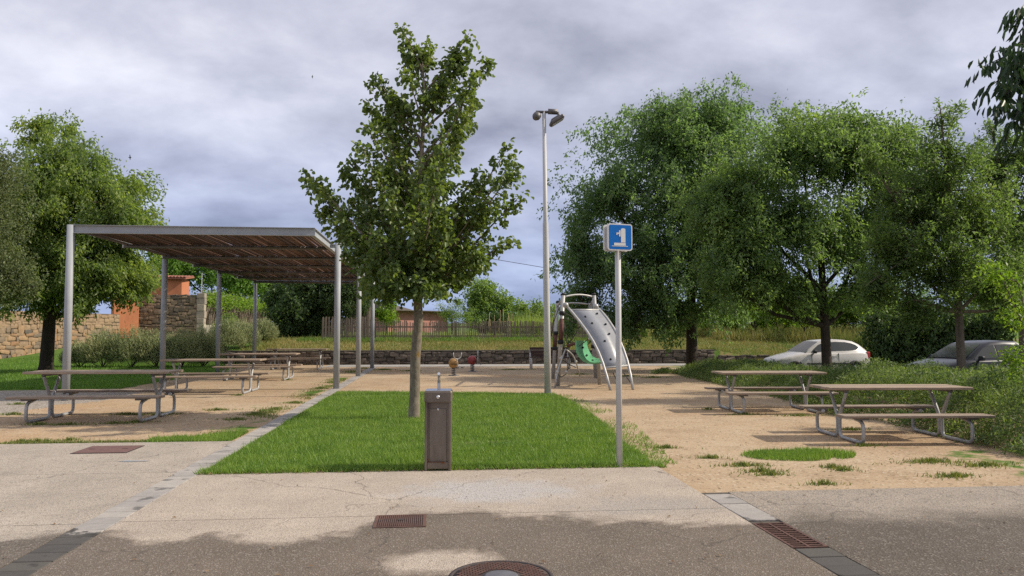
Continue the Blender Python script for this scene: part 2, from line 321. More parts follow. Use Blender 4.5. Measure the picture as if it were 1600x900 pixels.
M['signwhite'] = mat('sign white enamel', (0.72, 0.72, 0.70), None, rough=0.4)
M['signrim'] = mat('sign aluminium rim', (0.50, 0.47, 0.44), None, rough=0.4, metal=0.5)
M['cast'] = mat('rusty cast iron', (0.155, 0.085, 0.065), (0.095, 0.055, 0.045), 14, 0.75, 0.2, bump=0.3, bscale=120)
M['castdark'] = mat('dark cast iron', (0.055, 0.05, 0.05), (0.085, 0.065, 0.058), 10, 0.7, 0.3)
M['castgrey'] = mat('worn grey iron boss', (0.17, 0.17, 0.185), (0.12, 0.12, 0.13), 10, 0.6, 0.3)
M['hatch'] = mat('red brown hatch plate', (0.175, 0.098, 0.085), (0.125, 0.07, 0.062), 10, 0.8, bump=0.2, bscale=60)
M['paver'] = mat('grey paver', (0.36, 0.335, 0.305), (0.30, 0.28, 0.255), 12, 0.85, bump=0.2, bscale=90, rand=[(0.84, 0.84, 0.85), (1, 1, 1), (1.12, 1.1, 1.06)], stain=((0.135, 0.127, 0.118), 4.2, 0.60), wet=True)
M['joint'] = mat('dark joint soil', (0.10, 0.088, 0.072), (0.06, 0.055, 0.045), 20, 0.95)
lp = G(690, 880); fp = G(770, 768)
M['slab'] = aggregate('pale exposed aggregate concrete', (0.43, 0.365, 0.295), (0.20, 0.17, 0.14), (0.56, 0.50, 0.43), 105,
    patches=((fp.x, fp.y, 1.0, 0.62, (0.43, 0.415, 0.40), 0.8), (1.75, 6.6, 1.0, 0.45, (0.33, 0.30, 0.265), 0.7)), dry=((lp.x, lp.y, 0.40, 0.26),))
M['slableft'] = aggregate('weathered aggregate concrete', (0.39, 0.34, 0.28), (0.17, 0.15, 0.125), (0.52, 0.47, 0.40), 95, blot=(0.25, 0.215, 0.18))
M['slabright'] = aggregate('coarse grey aggregate concrete', (0.32, 0.275, 0.225), (0.13, 0.115, 0.10), (0.47, 0.42, 0.36), 75, soft=0.75, blot=(0.175, 0.155, 0.13))
M['path'] = mat('pale path concrete', (0.36, 0.345, 0.315), (0.28, 0.27, 0.25), 2.5, 0.9)
M['bark'] = mat('dark bark', (0.062, 0.047, 0.037), (0.032, 0.026, 0.021), 9, 0.95, bump=1.0, bscale=22, stretch=(1, 1, 0.25))
M['palebark'] = mat('smooth mottled bark', (0.26, 0.225, 0.17), (0.13, 0.105, 0.075), 13, 0.9, bump=0.4, bscale=30, stretch=(1, 1, 0.6), stain=((0.23, 0.14, 0.045), 3.5, 0.60))
M['greybark'] = mat('pale grey brown bark', (0.20, 0.16, 0.125), (0.105, 0.083, 0.066), 7, 0.95, bump=0.9, bscale=14, stretch=(1, 1, 0.3))
M['stone'] = mat('dark field stone', (0.155, 0.132, 0.112), (0.085, 0.073, 0.064), 7, 0.9, bump=0.5, bscale=16, rand=[(0.6, 0.58, 0.56), (0.95, 0.93, 0.9), (1.1, 1.05, 1.0), (1.75, 1.68, 1.6)])
M['wallstone'] = mat('brown rubble stone', (0.27, 0.215, 0.16), (0.155, 0.125, 0.097), 6, 0.9, bump=0.5, bscale=14, rand=[(0.55, 0.57, 0.6), (0.9, 0.86, 0.82), (1.15, 1.03, 0.9), (1.6, 1.45, 1.25)])
M['warmstone'] = mat('warm rubble stone', (0.31, 0.24, 0.17), (0.21, 0.162, 0.118), 5, 0.9, bump=0.5, bscale=14, rand=[(0.45, 0.52, 0.60), (0.8, 0.8, 0.8), (1.15, 1.05, 0.92), (1.35, 1.15, 0.92), (1.1, 0.85, 0.65)])
M['mortar'] = mat('earth mortar', (0.13, 0.105, 0.08), (0.085, 0.07, 0.055), 9, 0.95)
M['warmmortar'] = mat('warm mortar', (0.19, 0.14, 0.095), (0.13, 0.10, 0.07), 9, 0.95)
M['coping'] = mat('mossy coping', (0.145, 0.125, 0.10), (0.09, 0.08, 0.062), 4, 0.95)
M['quoin'] = mat('pale quoin stone', (0.42, 0.36, 0.29), (0.30, 0.255, 0.205), 5, 0.9, rand=[(0.8, 0.8, 0.8), (1.1, 1.08, 1.05)])
M['orange'] = mat('orange plaster', (0.56, 0.215, 0.10), (0.43, 0.16, 0.08), 1.6, 0.9, stretch=(1, 1, 0.4), stain=((0.34, 0.21, 0.09), 1.1, 0.66))
M['tile'] = mat('red clay roof tile', (0.33, 0.135, 0.085), (0.22, 0.09, 0.06), 8, 0.85, rand=[(0.75, 0.75, 0.75), (1.15, 1.1, 1.05)])
M['brickred'] = mat('red brick wall', (0.46, 0.22, 0.18), (0.38, 0.175, 0.14), 3.0, 0.9)
M['roofgrey'] = mat('grey brown roof sheet', (0.17, 0.15, 0.14), (0.13, 0.115, 0.105), 3, 0.8)
M['fencewood'] = mat('grey picket wood', (0.27, 0.22, 0.175), (0.18, 0.145, 0.115), 5, 0.85, stretch=(6, 6, 1), rand=[(0.72, 0.72, 0.72), (1, 0.98, 0.96), (1.35, 1.28, 1.18)])
M['reed'] = mat('dry vine and reed', (0.27, 0.215, 0.165), (0.155, 0.122, 0.095), 6, 0.95, stretch=(14, 14, 0.8))
M['concrete'] = mat('pale concrete base', (0.40, 0.36, 0.30), (0.30, 0.27, 0.225), 2.2, 0.9)
M['benchwood'] = mat('dark red brown bench slat', (0.082, 0.043, 0.035), (0.055, 0.03, 0.025), 9, 0.6)
M['ramp'] = mat('grey climbing panel', (0.29, 0.30, 0.32), (0.25, 0.26, 0.28), 5, 0.28, 0.0, spec=0.5)
M['tubegrey'] = mat('climbing frame tube', (0.47, 0.465, 0.445), (0.36, 0.355, 0.34), 8, 0.45, 0.3)
M['rubber'] = mat('black rubber', (0.022, 0.022, 0.024), None, rough=0.6)
M['redbrown'] = mat('faded red brown sleeve', (0.15, 0.062, 0.048), (0.09, 0.045, 0.038), 14, 0.7)
M['rope'] = mat('dark rope', (0.06, 0.055, 0.052), (0.10, 0.095, 0.09), 60, 0.95)
M['green'] = mat('mint green moulded plastic', (0.15, 0.44, 0.235), (0.125, 0.38, 0.20), 3, 0.3, spec=0.5)
M['yellow'] = mat('faded amber plastic', (0.44, 0.25, 0.075), (0.36, 0.20, 0.06), 8, 0.4, spec=0.45)
M['red'] = mat('faded red plastic', (0.31, 0.045, 0.045), (0.25, 0.035, 0.035), 8, 0.4, spec=0.45)
M['carwhite'] = mat('dusty white car paint', (0.60, 0.57, 0.54), (0.50, 0.47, 0.44), 1.6, 0.32, coat=0.5, spec=0.5)
M['cardark'] = mat('dark grey car paint', (0.022, 0.024, 0.032), (0.03, 0.032, 0.04), 2, 0.22, spec=0.3)
M['glass'] = mat('dark car glass', (0.055, 0.06, 0.062), (0.08, 0.082, 0.08), 2, 0.12, spec=0.35)
M['dustglass'] = mat('dusty car glass', (0.20, 0.18, 0.155), (0.14, 0.128, 0.112), 2, 0.4, spec=0.6)
M['tyre'] = mat('tyre rubber', (0.018, 0.018, 0.019), None, rough=0.8)
M['rim'] = mat('wheel rim', (0.42, 0.42, 0.43), None, rough=0.35, metal=0.8)
M['lamp'] = mat('clear lamp lens', (0.55, 0.55, 0.56), None, rough=0.12, spec=0.8)
M['taillamp'] = mat('red lamp lens', (0.50, 0.035, 0.05), None, rough=0.2, spec=0.6)
M['cane'] = mat('dry cane', (0.42, 0.31, 0.17), (0.30, 0.22, 0.125), 8, 0.85)
M['cable'] = mat('black cable', (0.03, 0.03, 0.032), None, rough=0.7)
M['bluepaint'] = mat('faded blue paint', (0.24, 0.28, 0.33), (0.33, 0.30, 0.26), 9, 0.85)
M['bird'] = mat('dark plumage', (0.02, 0.02, 0.024), None, rough=0.8)
M['litter'] = leafmat('fallen leaf litter', [(0.10, 0.055, 0.03), (0.20, 0.12, 0.06), (0.30, 0.20, 0.10)], 0.1, 0.9, (1, 1, 1))
M['lawn'] = leafmat('lawn grass', [(0.095, 0.178, 0.033), (0.151, 0.254, 0.045), (0.196, 0.297, 0.055), (0.269, 0.346, 0.075), (0.448, 0.454, 0.150)], 0.30, 0.5, (1.6, 1.7, 0.8), patch=2.4)
M['verge'] = leafmat('verge grass', [(0.076, 0.156, 0.026), (0.145, 0.261, 0.040), (0.228, 0.334, 0.066)], 0.3, 0.5, (1.6, 1.7, 0.8), patch=0.6)
M['weed'] = leafmat('weeds', [(0.08, 0.13, 0.03), (0.14, 0.18, 0.04), (0.23, 0.22, 0.08)], 0.25)
M['dry'] = leafmat('dry bank grass', [(0.105, 0.178, 0.034), (0.222, 0.237, 0.068), (0.386, 0.308, 0.125), (0.421, 0.320, 0.160)], 0.25, 0.7, (1.4, 1.4, 0.9), patch=0.5)
M['tallgrass'] = leafmat('tall yellow green grass', [(0.184, 0.276, 0.060), (0.287, 0.368, 0.084), (0.414, 0.405, 0.156)], 0.35, 0.6, (1.5, 1.5, 0.8), patch=0.4)
M['hazel'] = leafmat('broad dark leaves', [(0.062, 0.098, 0.037), (0.099, 0.148, 0.047), (0.138, 0.194, 0.059), (0.190, 0.229, 0.067), (0.397, 0.185, 0.119)], 0.34, 0.42, (2.2, 2.2, 0.8), patch=1.2)
M['elm'] = leafmat('elm leaves', [(0.074, 0.125, 0.054), (0.121, 0.192, 0.072), (0.178, 0.264, 0.089), (0.281, 0.346, 0.106)], 0.52, 0.5, (1.9, 1.9, 0.9), patch=0.45)
M['elmdark'] = leafmat('dark elm leaves', [(0.075, 0.122, 0.064), (0.116, 0.179, 0.086), (0.170, 0.243, 0.100), (0.262, 0.315, 0.130)], 0.52, 0.5, (1.9, 2.1, 1.0), patch=0.4)
M['ash'] = leafmat('ash leaves', [(0.061, 0.098, 0.041), (0.097, 0.148, 0.055), (0.138, 0.201, 0.069), (0.237, 0.249, 0.109)], 0.52, 0.5, (1.9, 2.0, 0.9), patch=0.8)
M['hackberry'] = leafmat('hackberry leaves', [(0.089, 0.133, 0.051), (0.148, 0.210, 0.068), (0.238, 0.294, 0.083), (0.399, 0.399, 0.117)], 0.52, 0.5, (1.9, 2.0, 0.8), patch=0.5)
M['olive'] = leafmat('grey green oak leaves', [(0.083, 0.116, 0.052), (0.125, 0.163, 0.073), (0.196, 0.223, 0.099)], 0.35, 0.6, (1.6, 1.6, 0.9))
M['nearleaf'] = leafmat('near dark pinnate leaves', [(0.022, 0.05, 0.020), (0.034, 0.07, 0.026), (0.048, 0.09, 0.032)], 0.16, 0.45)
M['juniper'] = leafmat('juniper sprays', [(0.070, 0.109, 0.048), (0.133, 0.183, 0.065), (0.221, 0.273, 0.083), (0.326, 0.345, 0.109)], 0.35, 0.6, (1.6, 1.8, 0.8), patch=0.9)
M['lavender'] = leafmat('lavender and rosemary', [(0.146, 0.189, 0.091), (0.255, 0.295, 0.142), (0.413, 0.425, 0.217), (0.352, 0.283, 0.229)], 0.2, 0.7, (1.5, 1.5, 1.0), patch=0.7)
M['bright'] = leafmat('bright yellow green leaves', [(0.10, 0.19, 0.022), (0.16, 0.27, 0.03), (0.26, 0.35, 0.05)], 0.4, 0.5, (1.6, 1.7, 0.7))
M['farleaf'] = leafmat('far tree leaves', [(0.083, 0.139, 0.043), (0.153, 0.231, 0.064), (0.235, 0.315, 0.085)], 0.4)
M['deep'] = leafmat('deep green leaves', [(0.043, 0.075, 0.033), (0.070, 0.117, 0.047), (0.112, 0.160, 0.059)], 0.35)
M['cypress'] = leafmat('cypress hedge', [(0.036, 0.077, 0.022), (0.063, 0.119, 0.028), (0.098, 0.161, 0.036)], 0.15)

# ------------------------------------------------------------------ foliage generators (numpy)
def unit(a): return a / np.maximum(np.linalg.norm(a, axis=-1, keepdims=True), 1e-9)
def leaves(rng, C, A, L, W, up=0.8, fold=0.25, hexa=False):
    n = len(C); A = unit(A); Nn = rng.normal(size=(n, 3)) * 0.7; Nn[:, 2] += up
    Nn = unit(Nn - A * (Nn * A).sum(1, keepdims=True)); S = np.cross(A, Nn)
    Ls = (L * rng.uniform(0.65, 1.2, n))[:, None]; Ws = (W * rng.uniform(0.7, 1.2, n))[:, None]; up_ = Nn * Ws * fold
    if hexa:
        V = np.stack([C, C + A * Ls * .33 + S * Ws * .5 + up_, C + A * Ls * .72 + S * Ws * .40 + up_, C + A * Ls - Nn * Ls * .12, C + A * Ls * .72 - S * Ws * .40 + up_, C + A * Ls * .33 - S * Ws * .5 + up_], 1).reshape(-1, 3)
        b = np.arange(n)[:, None] * 6; Fc = np.concatenate([b + [0, 1, 2, 3], b + [0, 3, 4, 5]], 0)
    else:
        V = np.stack([C, C + A * Ls * .45 + S * Ws * .5 + up_, C + A * Ls, C + A * Ls * .45 - S * Ws * .5 + up_], 1).reshape(-1, 3)
        b = np.arange(n)[:, None] * 4; Fc = b + [0, 1, 2, 3]
    return V, Fc
def spray_leaves(rng, S, E, lps, L, W, spread, droop, sag, up=0.8, hexa=False, t0=0.15):
    n = len(S); k = lps; t = rng.uniform(t0, 1.05, (n, k, 1)); D = E - S
    P = S[:, None] + D[:, None] * t; P[..., 2] -= (sag * t[..., 0] ** 2)
    P = P + rng.normal(size=(n, k, 3)) * spread * (1.15 - 0.6 * t)
    A = unit(D)[:, None] * 0.55 + rng.normal(size=(n, k, 3)) * 0.6; A[..., 2] -= droop
    return leaves(rng, P.reshape(-1, 3), A.reshape(-1, 3), L, W, up, hexa=hexa)
def shell(rng, lobe, n, lo=0.75):
    c, r = np.array(lobe[:3]), np.array(lobe[3:6]); d = unit(rng.normal(size=(n, 3))); return c + d * r * rng.uniform(lo, 1.0, (n, 1)), d
def tree(name, label, base, trunk, lobes, ns, lps, leaf, slen, droop, lm, bm, seed, cat='tree', group=None, spread=0.10, sag=0.12, clus=1.0, sig=0.2, hexa=False, limbs=True, upness=0.25, inner=0.35, bough=0.0, fall=0.45):
    rng = np.random.default_rng(seed); rt = empty(name, base); props(rt, label, cat, group)
    tb = MB()
    if trunk:
        pts = [Vector(p[:3]) for p in trunk]; tb.tube(pts, [p[3] for p in trunk], 10)
    vol = np.array([l[3] * l[4] * l[5] for l in lobes]) ** 0.8; vol /= vol.sum(); allS = []; allE = []
    for l, f in zip(lobes, vol):
        n = max(4, int(ns * f)); k = max(3, int(n / 14 * clus)); cc, dd = shell(rng, l, k, inner)
        mr = np.mean(l[3:6]); w_ = rng.uniform(0.4, 1.6, k); w_ /= w_.sum(); idx = rng.choice(k, n, p=w_)
        E = cc[idx] + rng.normal(size=(n, 3)) * sig * mr; D = unit(dd[idx] * 0.8 + rng.normal(size=(n, 3)) * 0.5 + np.array([0, 0, upness]))
        
        if bough:                                  # sprays strung along long drooping boughs
            ax = dd * np.array([1, 1, .35]) + rng.normal(size=dd.shape) * .25; ax = unit(unit(ax) + np.array([0, 0, -fall])); E = cc[idx] + ax[idx] * np.clip(rng.normal(size=(n, 1)), -1.5, 1.2) * bough * mr + rng.normal(size=(n, 3)) * sig * mr; D = unit(ax[idx] + rng.normal(size=(n, 3)) * .38)
        S = E - D * slen * rng.uniform(0.6, 1.3, (n, 1)); allS.append(S); allE.append(E)
        if trunk and limbs:
            c = Vector(l[:3]); zt = trunk[-1][2]; zs = min(max(trunk[0][2] + (c.z - trunk[0][2]) * 0.5, trunk[-1][2] * 0.45), zt)
            for a, b in zip(trunk, trunk[1:]):
                if a[2] <= zs <= b[2] + 1e-6:
                    t = (zs - a[2]) / max(1e-6, b[2] - a[2]); st = Vector(a[:3]).lerp(Vector(b[:3]), t); r0 = (a[3] + (b[3] - a[3]) * t) * 0.6
            mid = st.lerp(c, 0.5) + Vector((0, 0, -0.08 * (c - st).length)); tb.tube([st, mid, c], [r0, r0 * 0.7, r0 * 0.42], 6, False)
            for q in range(min(k, 9)):
                p = Vector(cc[q]); m1 = c.lerp(p, 0.5) + Vector(rng.normal(size=3) * 0.1 * mr); tb.tube([c, m1, p], [r0 * 0.42, r0 * 0.25, r0 * 0.08], 5, False)
    S = np.concatenate(allS); E = np.concatenate(allE)
    if trunk:
        tb.build('trunk', bm, rt)
    V, Fc = spray_leaves(rng, S, E, lps, leaf[0], leaf[1], spread, droop, sag, hexa=hexa)
    link('crown', np_mesh('crown', V, Fc), lm, rt)
    return rt
def blades(rng, X, Y, Z, h, wd, lean=0.5):
    n = len(X); a = rng.uniform(0, 2 * np.pi, n); hh = h * rng.uniform(0.5, 1.3, n); dx, dy = np.cos(a) * wd / 2, np.sin(a) * wd / 2
    b = rng.uniform(0, 2 * np.pi, n); ll = hh * lean * rng.uniform(0.1, 1.2, n)
    V = np.stack([np.stack([X - dx, Y - dy, Z - 0.005], 1), np.stack([X + dx, Y + dy, Z - 0.005], 1), np.stack([X + np.cos(b) * ll, Y + np.sin(b) * ll, Z + hh], 1)], 1).reshape(-1, 3)
    return V, np.arange(3 * n).reshape(-1, 3)
def in_poly(X, Y, P):
    r_ = np.zeros(len(X), bool); n = len(P)
    for i in range(n):
        x1, y1 = P[i][:2]; x2, y2 = P[(i + 1) % n][:2]
        c = ((y1 > Y) != (y2 > Y)) & (X < (x2 - x1) * (Y - y1) / (y2 - y1 + 1e-12) + x1); r_ ^= c
    return r_
def noise2(X, Y, s, seed=0):                       # cheap smooth value noise for density maps
    rng = np.random.default_rng(seed); o = 0
    for k in range(6):
        a = rng.uniform(0, 6.28); f = s * rng.uniform(0.6, 1.9); o = o + np.sin((X * math.cos(a) + Y * math.sin(a)) * f + rng.uniform(0, 6.28))
    return o / 6
def grass(name, label, poly, n, h, wd, m_, seed, dens=None, lean=0.5, zoff=0.006, dist=True):
    rng = np.random.default_rng(seed); P = np.array([p[:2] for p in poly]); lo, hi = P.min(0), P.max(0)
    X = rng.uniform(lo[0], hi[0], n * 2); Y = rng.uniform(lo[1], hi[1], n * 2)
    if dist: Y = lo[1] + (hi[1] - lo[1]) * rng.uniform(0, 1, n * 2) ** 1.35
    k = in_poly(X, Y, P)
    if dens is not None: k &= dens(X, Y) > rng.uniform(0, 1, len(X))
    X, Y = X[k][:n], Y[k][:n]
    hv = h * (0.8 + 0.35 * noise2(X, Y, 2.2, seed)) * np.where(rng.uniform(0, 1, len(X)) < .03, 1.8, 1.0)
    V, Fc = blades(rng, X, Y, ter(X, Y) + zoff, hv, wd, lean)
    o = link(name, np_mesh(name, V, Fc), m_); return props(o, label, 'grass', kind='stuff')

# ------------------------------------------------------------------ ground
def ground():
    xs = np.unique(np.concatenate([np.linspace(-900, -40, 12), np.linspace(-40, 40, 161), np.linspace(40, 900, 12)]))
    ys = np.unique(np.concatenate([np.linspace(-300, -10, 8), np.linspace(-10, 36, 93), [36.38, 36.395], np.linspace(36.5, 60, 48), np.linspace(60, 130, 30), np.linspace(130, 1500, 14)]))
    X, Y = np.meshgrid(xs, ys); Z = ter(X, Y)
    wob = 0.35 * noise2(X, Y, 1.1, 3)
    Gm = np.zeros_like(X); Gv = np.zeros_like(X); Dr = np.zeros_like(X)
    Gm = np.maximum(Gm, (X < -8.1 + wob) * (Y > 21.3 + wob) * 1.0)                       # lawn under the left trees
    Gm = np.maximum(Gm, sm(-3.9, -3.1, X + wob) * (X < -2.7) * (Y > 12) * (Y < 33) * 0.55 * (noise2(X, Y, 2.0, 9) > -0.1))
    Gm = np.maximum(Gm, (Y > 43.5) * 0.9); Gm = np.maximum(Gm, (X > 9.5) * (Y > 8) * 0.5)
    Gm = np.maximum(Gm, sm(4.5, 7.5, X) * sm(10.2, 8.8, Y) * (Y > 7) * 0.6)
    Gv = (X < -7.6 + wob) * (Y > 14.2 + wob) * (Y <= 21.3 + wob) * 1.0
    Gv = np.maximum(Gv, (X > 10.8) * (Y > 15) * (Y < 36) * 0.8)
    Dr = (Y > 36.3) * (Y < 44) * (X > -13) * 1.0
    V = np.stack([X, Y, Z], -1).reshape(-1, 3); nx = len(xs); ny = len(ys); I = np.arange(nx * ny).reshape(ny, nx)
    Fc = np.stack([I[:-1, :-1], I[:-1, 1:], I[1:, 1:], I[1:, :-1]], -1).reshape(-1, 4)
    me = np_mesh('ground', V, Fc, True)
    ca = me.color_attributes.new('zone', 'FLOAT_COLOR', 'POINT')
    ca.data.foreach_set('color', np.stack([Gm, Gv, Dr, np.ones_like(Gm)], -1).astype(np.float32).ravel())
    m_ = bpy.data.materials.new('sandy ground'); m_.use_nodes = True; t = m_.node_tree; L = t.links.new; p = t.nodes['Principled BSDF']
    p.inputs['Roughness'].default_value = 0.95; p.inputs['Specular IOR Level'].default_value = 0.1
    g = N(t, 'ShaderNodeNewGeometry'); vec = g.outputs['Position']
    def ns(scale, det=6, stretch=None):
        n = N(t, 'ShaderNodeTexNoise'); n.inputs['Scale'].default_value = scale; n.inputs['Detail'].default_value = det; n.inputs['Roughness'].default_value = 0.65
        v = vec
        if stretch:
            mp = N(t, 'ShaderNodeMapping'); mp.inputs['Scale'].default_value = stretch; L(vec, mp.inputs[0]); v = mp.outputs[0]
        L(v, n.inputs['Vector']); return n.outputs[0]
    def rng_(s, a, b, c=0.0, d=1.0):
        k = N(t, 'ShaderNodeMapRange'); L(s, k.inputs[0])
        for i, v in enumerate((a, b, c, d)): k.inputs[i + 1].default_value = v
        return k.outputs[0]
    def mixc(f, a, b):
        k = N(t, 'ShaderNodeMix', data_type='RGBA')
        for i, v in ((0, f), (6, a), (7, b)):
            if isinstance(v, tuple): k.inputs[i].default_value = (*v, 1)
            else: L(v, k.inputs[i])
        return k.outputs[2]
    c = mixc(rng_(ns(0.35, 5), 0.35, 0.65), (0.365, 0.262, 0.162), (0.445, 0.347, 0.232))
    c = mixc(rng_(ns(1.6, 8), 0.50, 0.70, 0, 0.75), c, (0.285, 0.20, 0.125))
    c = mixc(rng_(ns(0.22, 6), 0.52, 0.66, 0, 0.6), c, (0.36, 0.225, 0.115)); c = mixc(rng_(ns(4.5, 8), 0.58, 0.72, 0, 0.5), c, (0.25, 0.18, 0.115))
    c = mixc(rng_(ns(28, 4), 0.55, 0.75, 0, 0.6), c, (0.30, 0.205, 0.125))
    vo = N(t, 'ShaderNodeTexVoronoi'); vo.inputs['Scale'].default_value = 42; L(vec, vo.inputs['Vector'])
    sp = N(t, 'ShaderNodeSeparateColor'); L(vo.outputs['Color'], sp.inputs[0])
    c = mixc(rng_(sp.outputs[0], 0.93, 0.96, 0, 0.8), c, (0.52, 0.44, 0.33)); c = mixc(rng_(sp.outputs[1], 0.94, 0.97, 0, 0.8), c, (0.14, 0.10, 0.065))
    at_ = N(t, 'ShaderNodeVertexColor'); at_.layer_name = 'zone'; zs = N(t, 'ShaderNodeSeparateColor'); L(at_.outputs[0], zs.inputs[0])
    def msk(i, sc_):
        a = N(t, 'ShaderNodeMath', operation='ADD'); L(zs.outputs[i], a.inputs[0]); L(rng_(ns(sc_), 0.3, 0.7, -0.45, 0.45), a.inputs[1]); return rng_(a.outputs[0], 0.40, 0.62)
    gv = mixc(rng_(sp.outputs[2], 0.2, 0.8), (0.19, 0.165, 0.135), (0.40, 0.36, 0.31)); c = mixc(msk(1, 2.5), c, gv)
    dr = mixc(rng_(ns(2.2), 0.35, 0.65), (0.15, 0.16, 0.05), (0.27, 0.19, 0.095)); c = mixc(msk(2, 1.2), c, dr)
    gr = mixc(rng_(ns(1.2), 0.35, 0.65), (0.065, 0.13, 0.022), (0.11, 0.175, 0.035)); c = mixc(msk(0, 1.8), c, gr)
    L(c, p.inputs['Base Color'])
    bp = N(t, 'ShaderNodeBump'); bp.inputs['Strength'].default_value = 0.35; bp.inputs['Distance'].default_value = 0.03; L(ns(22, 5), bp.inputs['Height']); L(bp.outputs[0], p.inputs['Normal'])
    props(link('ground', me, m_), 'sandy ground of the play area running on into the fields', None, kind='structure')
ground()
LX, RX = -2.46, 2.46                               # inner edges of the two paver strips
def sheet(name, poly, z, m_, label, th=0.0):
    P = [(p[0], p[1]) for p in poly]; o = MB()
    if th: o.prism(P, 'z', z - th, z)
    else: o.add([(x, y, z) for x, y in P], [tuple(range(len(P)))])
    return props(o.build(name, m_), label, None, kind='structure')
SW = 0.27
# pavement: cast slabs with open joints
def yl(px, py): return G(px, py).y
yJ = 6.45; yB = G(675, 736).y; gap = 0.005
pv = empty('pavement', (0, 0, 0)); props(pv, 'pale aggregate concrete pavement in front of the lawn', None, kind='structure')
def slab(name, poly, m_): return MB().prism([(p[0], p[1]) for p in poly], 'z', -0.08, 0.012).build(name, m_, pv)
slab('slab', [(LX, -6), (RX, -6), (RX, yJ - gap), (LX, yJ - gap)], M['slab'])
slab('slab', [(LX, yJ + gap), (RX, yJ + gap), (RX, yB + 0.02), (1.2, yB - 0.02), (-1, yB + 0.03), (LX, yB + 0.01)], M['slab'])
LB = G(170, 693).y; LJ = G(190, 741).y; LJ2 = G(100, 822).y
for a, b in ((-6, LJ2 - gap), (LJ2 + gap, LJ - gap), (LJ + gap, LB)):
    slab('slab', [(-14, a), (LX - SW, a), (LX - SW, b), (-14, b)], M['slableft'])
RB = G(1345, 766).y
for a, b in ((-6, 3.8 - gap), (3.8 + gap, RB)):
    slab('slab', [(RX + SW, a), (13, a), (13, b), (RX + SW, b)], M['slabright'])
# paver strips
def strip(name, label, x0, y0, y1, skip=None, seed=1):
    rt = empty(name, (x0, y0, 0)); props(rt, label, None, kind='structure'); rr = random.Random(seed)
    MB().box((SW / 2, (y1 - y0) / 2, -0.0425), (SW, y1 - y0, 0.09)).build('bedding', M['joint'], rt)
    me = MB().cbox((0, 0, 0), (SW - 0.014, 0.192, 0.06), 0.004).mesh('paver'); me.materials.append(M['paver'])
    k = int((y1 - y0) / 0.2)
    for i in range(k):
        y = (i + 0.5) * 0.2
        if skip and skip[0] < y0 + y < skip[1]: continue
        o = link('paver', me, None, rt, (SW / 2 + rr.uniform(-.003, .003), y, -0.0165 + rr.uniform(-.002, .003)), rr.uniform(-.008, .008))
grY0, grY1 = G(1260, 858).y, G(1190, 820).y
strip('paver_strip', 'grey paver strip running beside the lawn under the pergola posts', LX - SW, 3.2, 33.6, seed=2)
strip('paver_strip', 'short grey paver strip with a drain grate let into it', RX, 3.2, RB + 0.02, (grY0 - 0.05, grY1 + 0.05), seed=3)
# path in front of the low wall
MB().box((6.0, 35.0, -0.02), (21.5, 2.2, 0.06)).build('path', M['path']); props(bpy.data.objects['path'], 'pale concrete path along the low stone wall', None, kind='structure')
# lawn
rngl = np.random.default_rng(8)
lawnP = [(LX + .02 + i * (RX - LX - .07) / 60, yB + .01 + .028 * math.sin(i * 1.9) + .02 * math.sin(i * 4.3 + 1)) for i in range(61)]
lawnP += [(G(*q).x, G(*q).y) for q in ((1008, 716), (985, 700), (962, 682), (948, 666), (930, 652), (912, 641), (896, 630), (880, 622), (866, 617))]
lawnP += [(2.3, 18.7), (1.0, 19.1), (-0.5, 19.4), (-1.8, 19.7), (LX + 0.05, 19.7)]
m_lawnsoil = mat('lawn soil', (0.075, 0.11, 0.03), (0.13, 0.13, 0.05), 5, 0.95)
sheet('lawn', lawnP, 0.010, m_lawnsoil, 'bright green lawn between the two paver strips')
grass('lawn_grass', 'short bright green grass of the lawn round the young tree', lawnP, 190000, 0.068, 0.012, M['lawn'], 21, zoff=0.008, lean=.75, dens=lambda X, Y: np.clip(.75 + .5 * noise2(X, Y, 3.1, 8) + .4 * noise2(X, Y, 8, 9), .25, 1))
grass('lawn_edge_grass', 'longer loose blades along the edge of the lawn', [(LX - .04, yB - .05), (RX + .1, yB - .06), (RX + .1, yB + .2), (LX - .04, yB + .2)], 5000, 0.07, 0.011, M['lawn'], 22, zoff=0.008, lean=1.0)
grass('lawn_spill_grass', 'sparse grass straggling from the lawn edge into the sand', [(2.2, 8.7), (2.75, 8.7), (3.25, 12.5), (3.4, 15.5), (3.2, 18.5), (2.4, 18.5)], 5000, 0.045, 0.012, M['lawn'], 23, lean=1.0, dens=lambda X, Y: np.clip(.45 + 1.3 * noise2(X, Y, 3.4, 5), 0, 1))

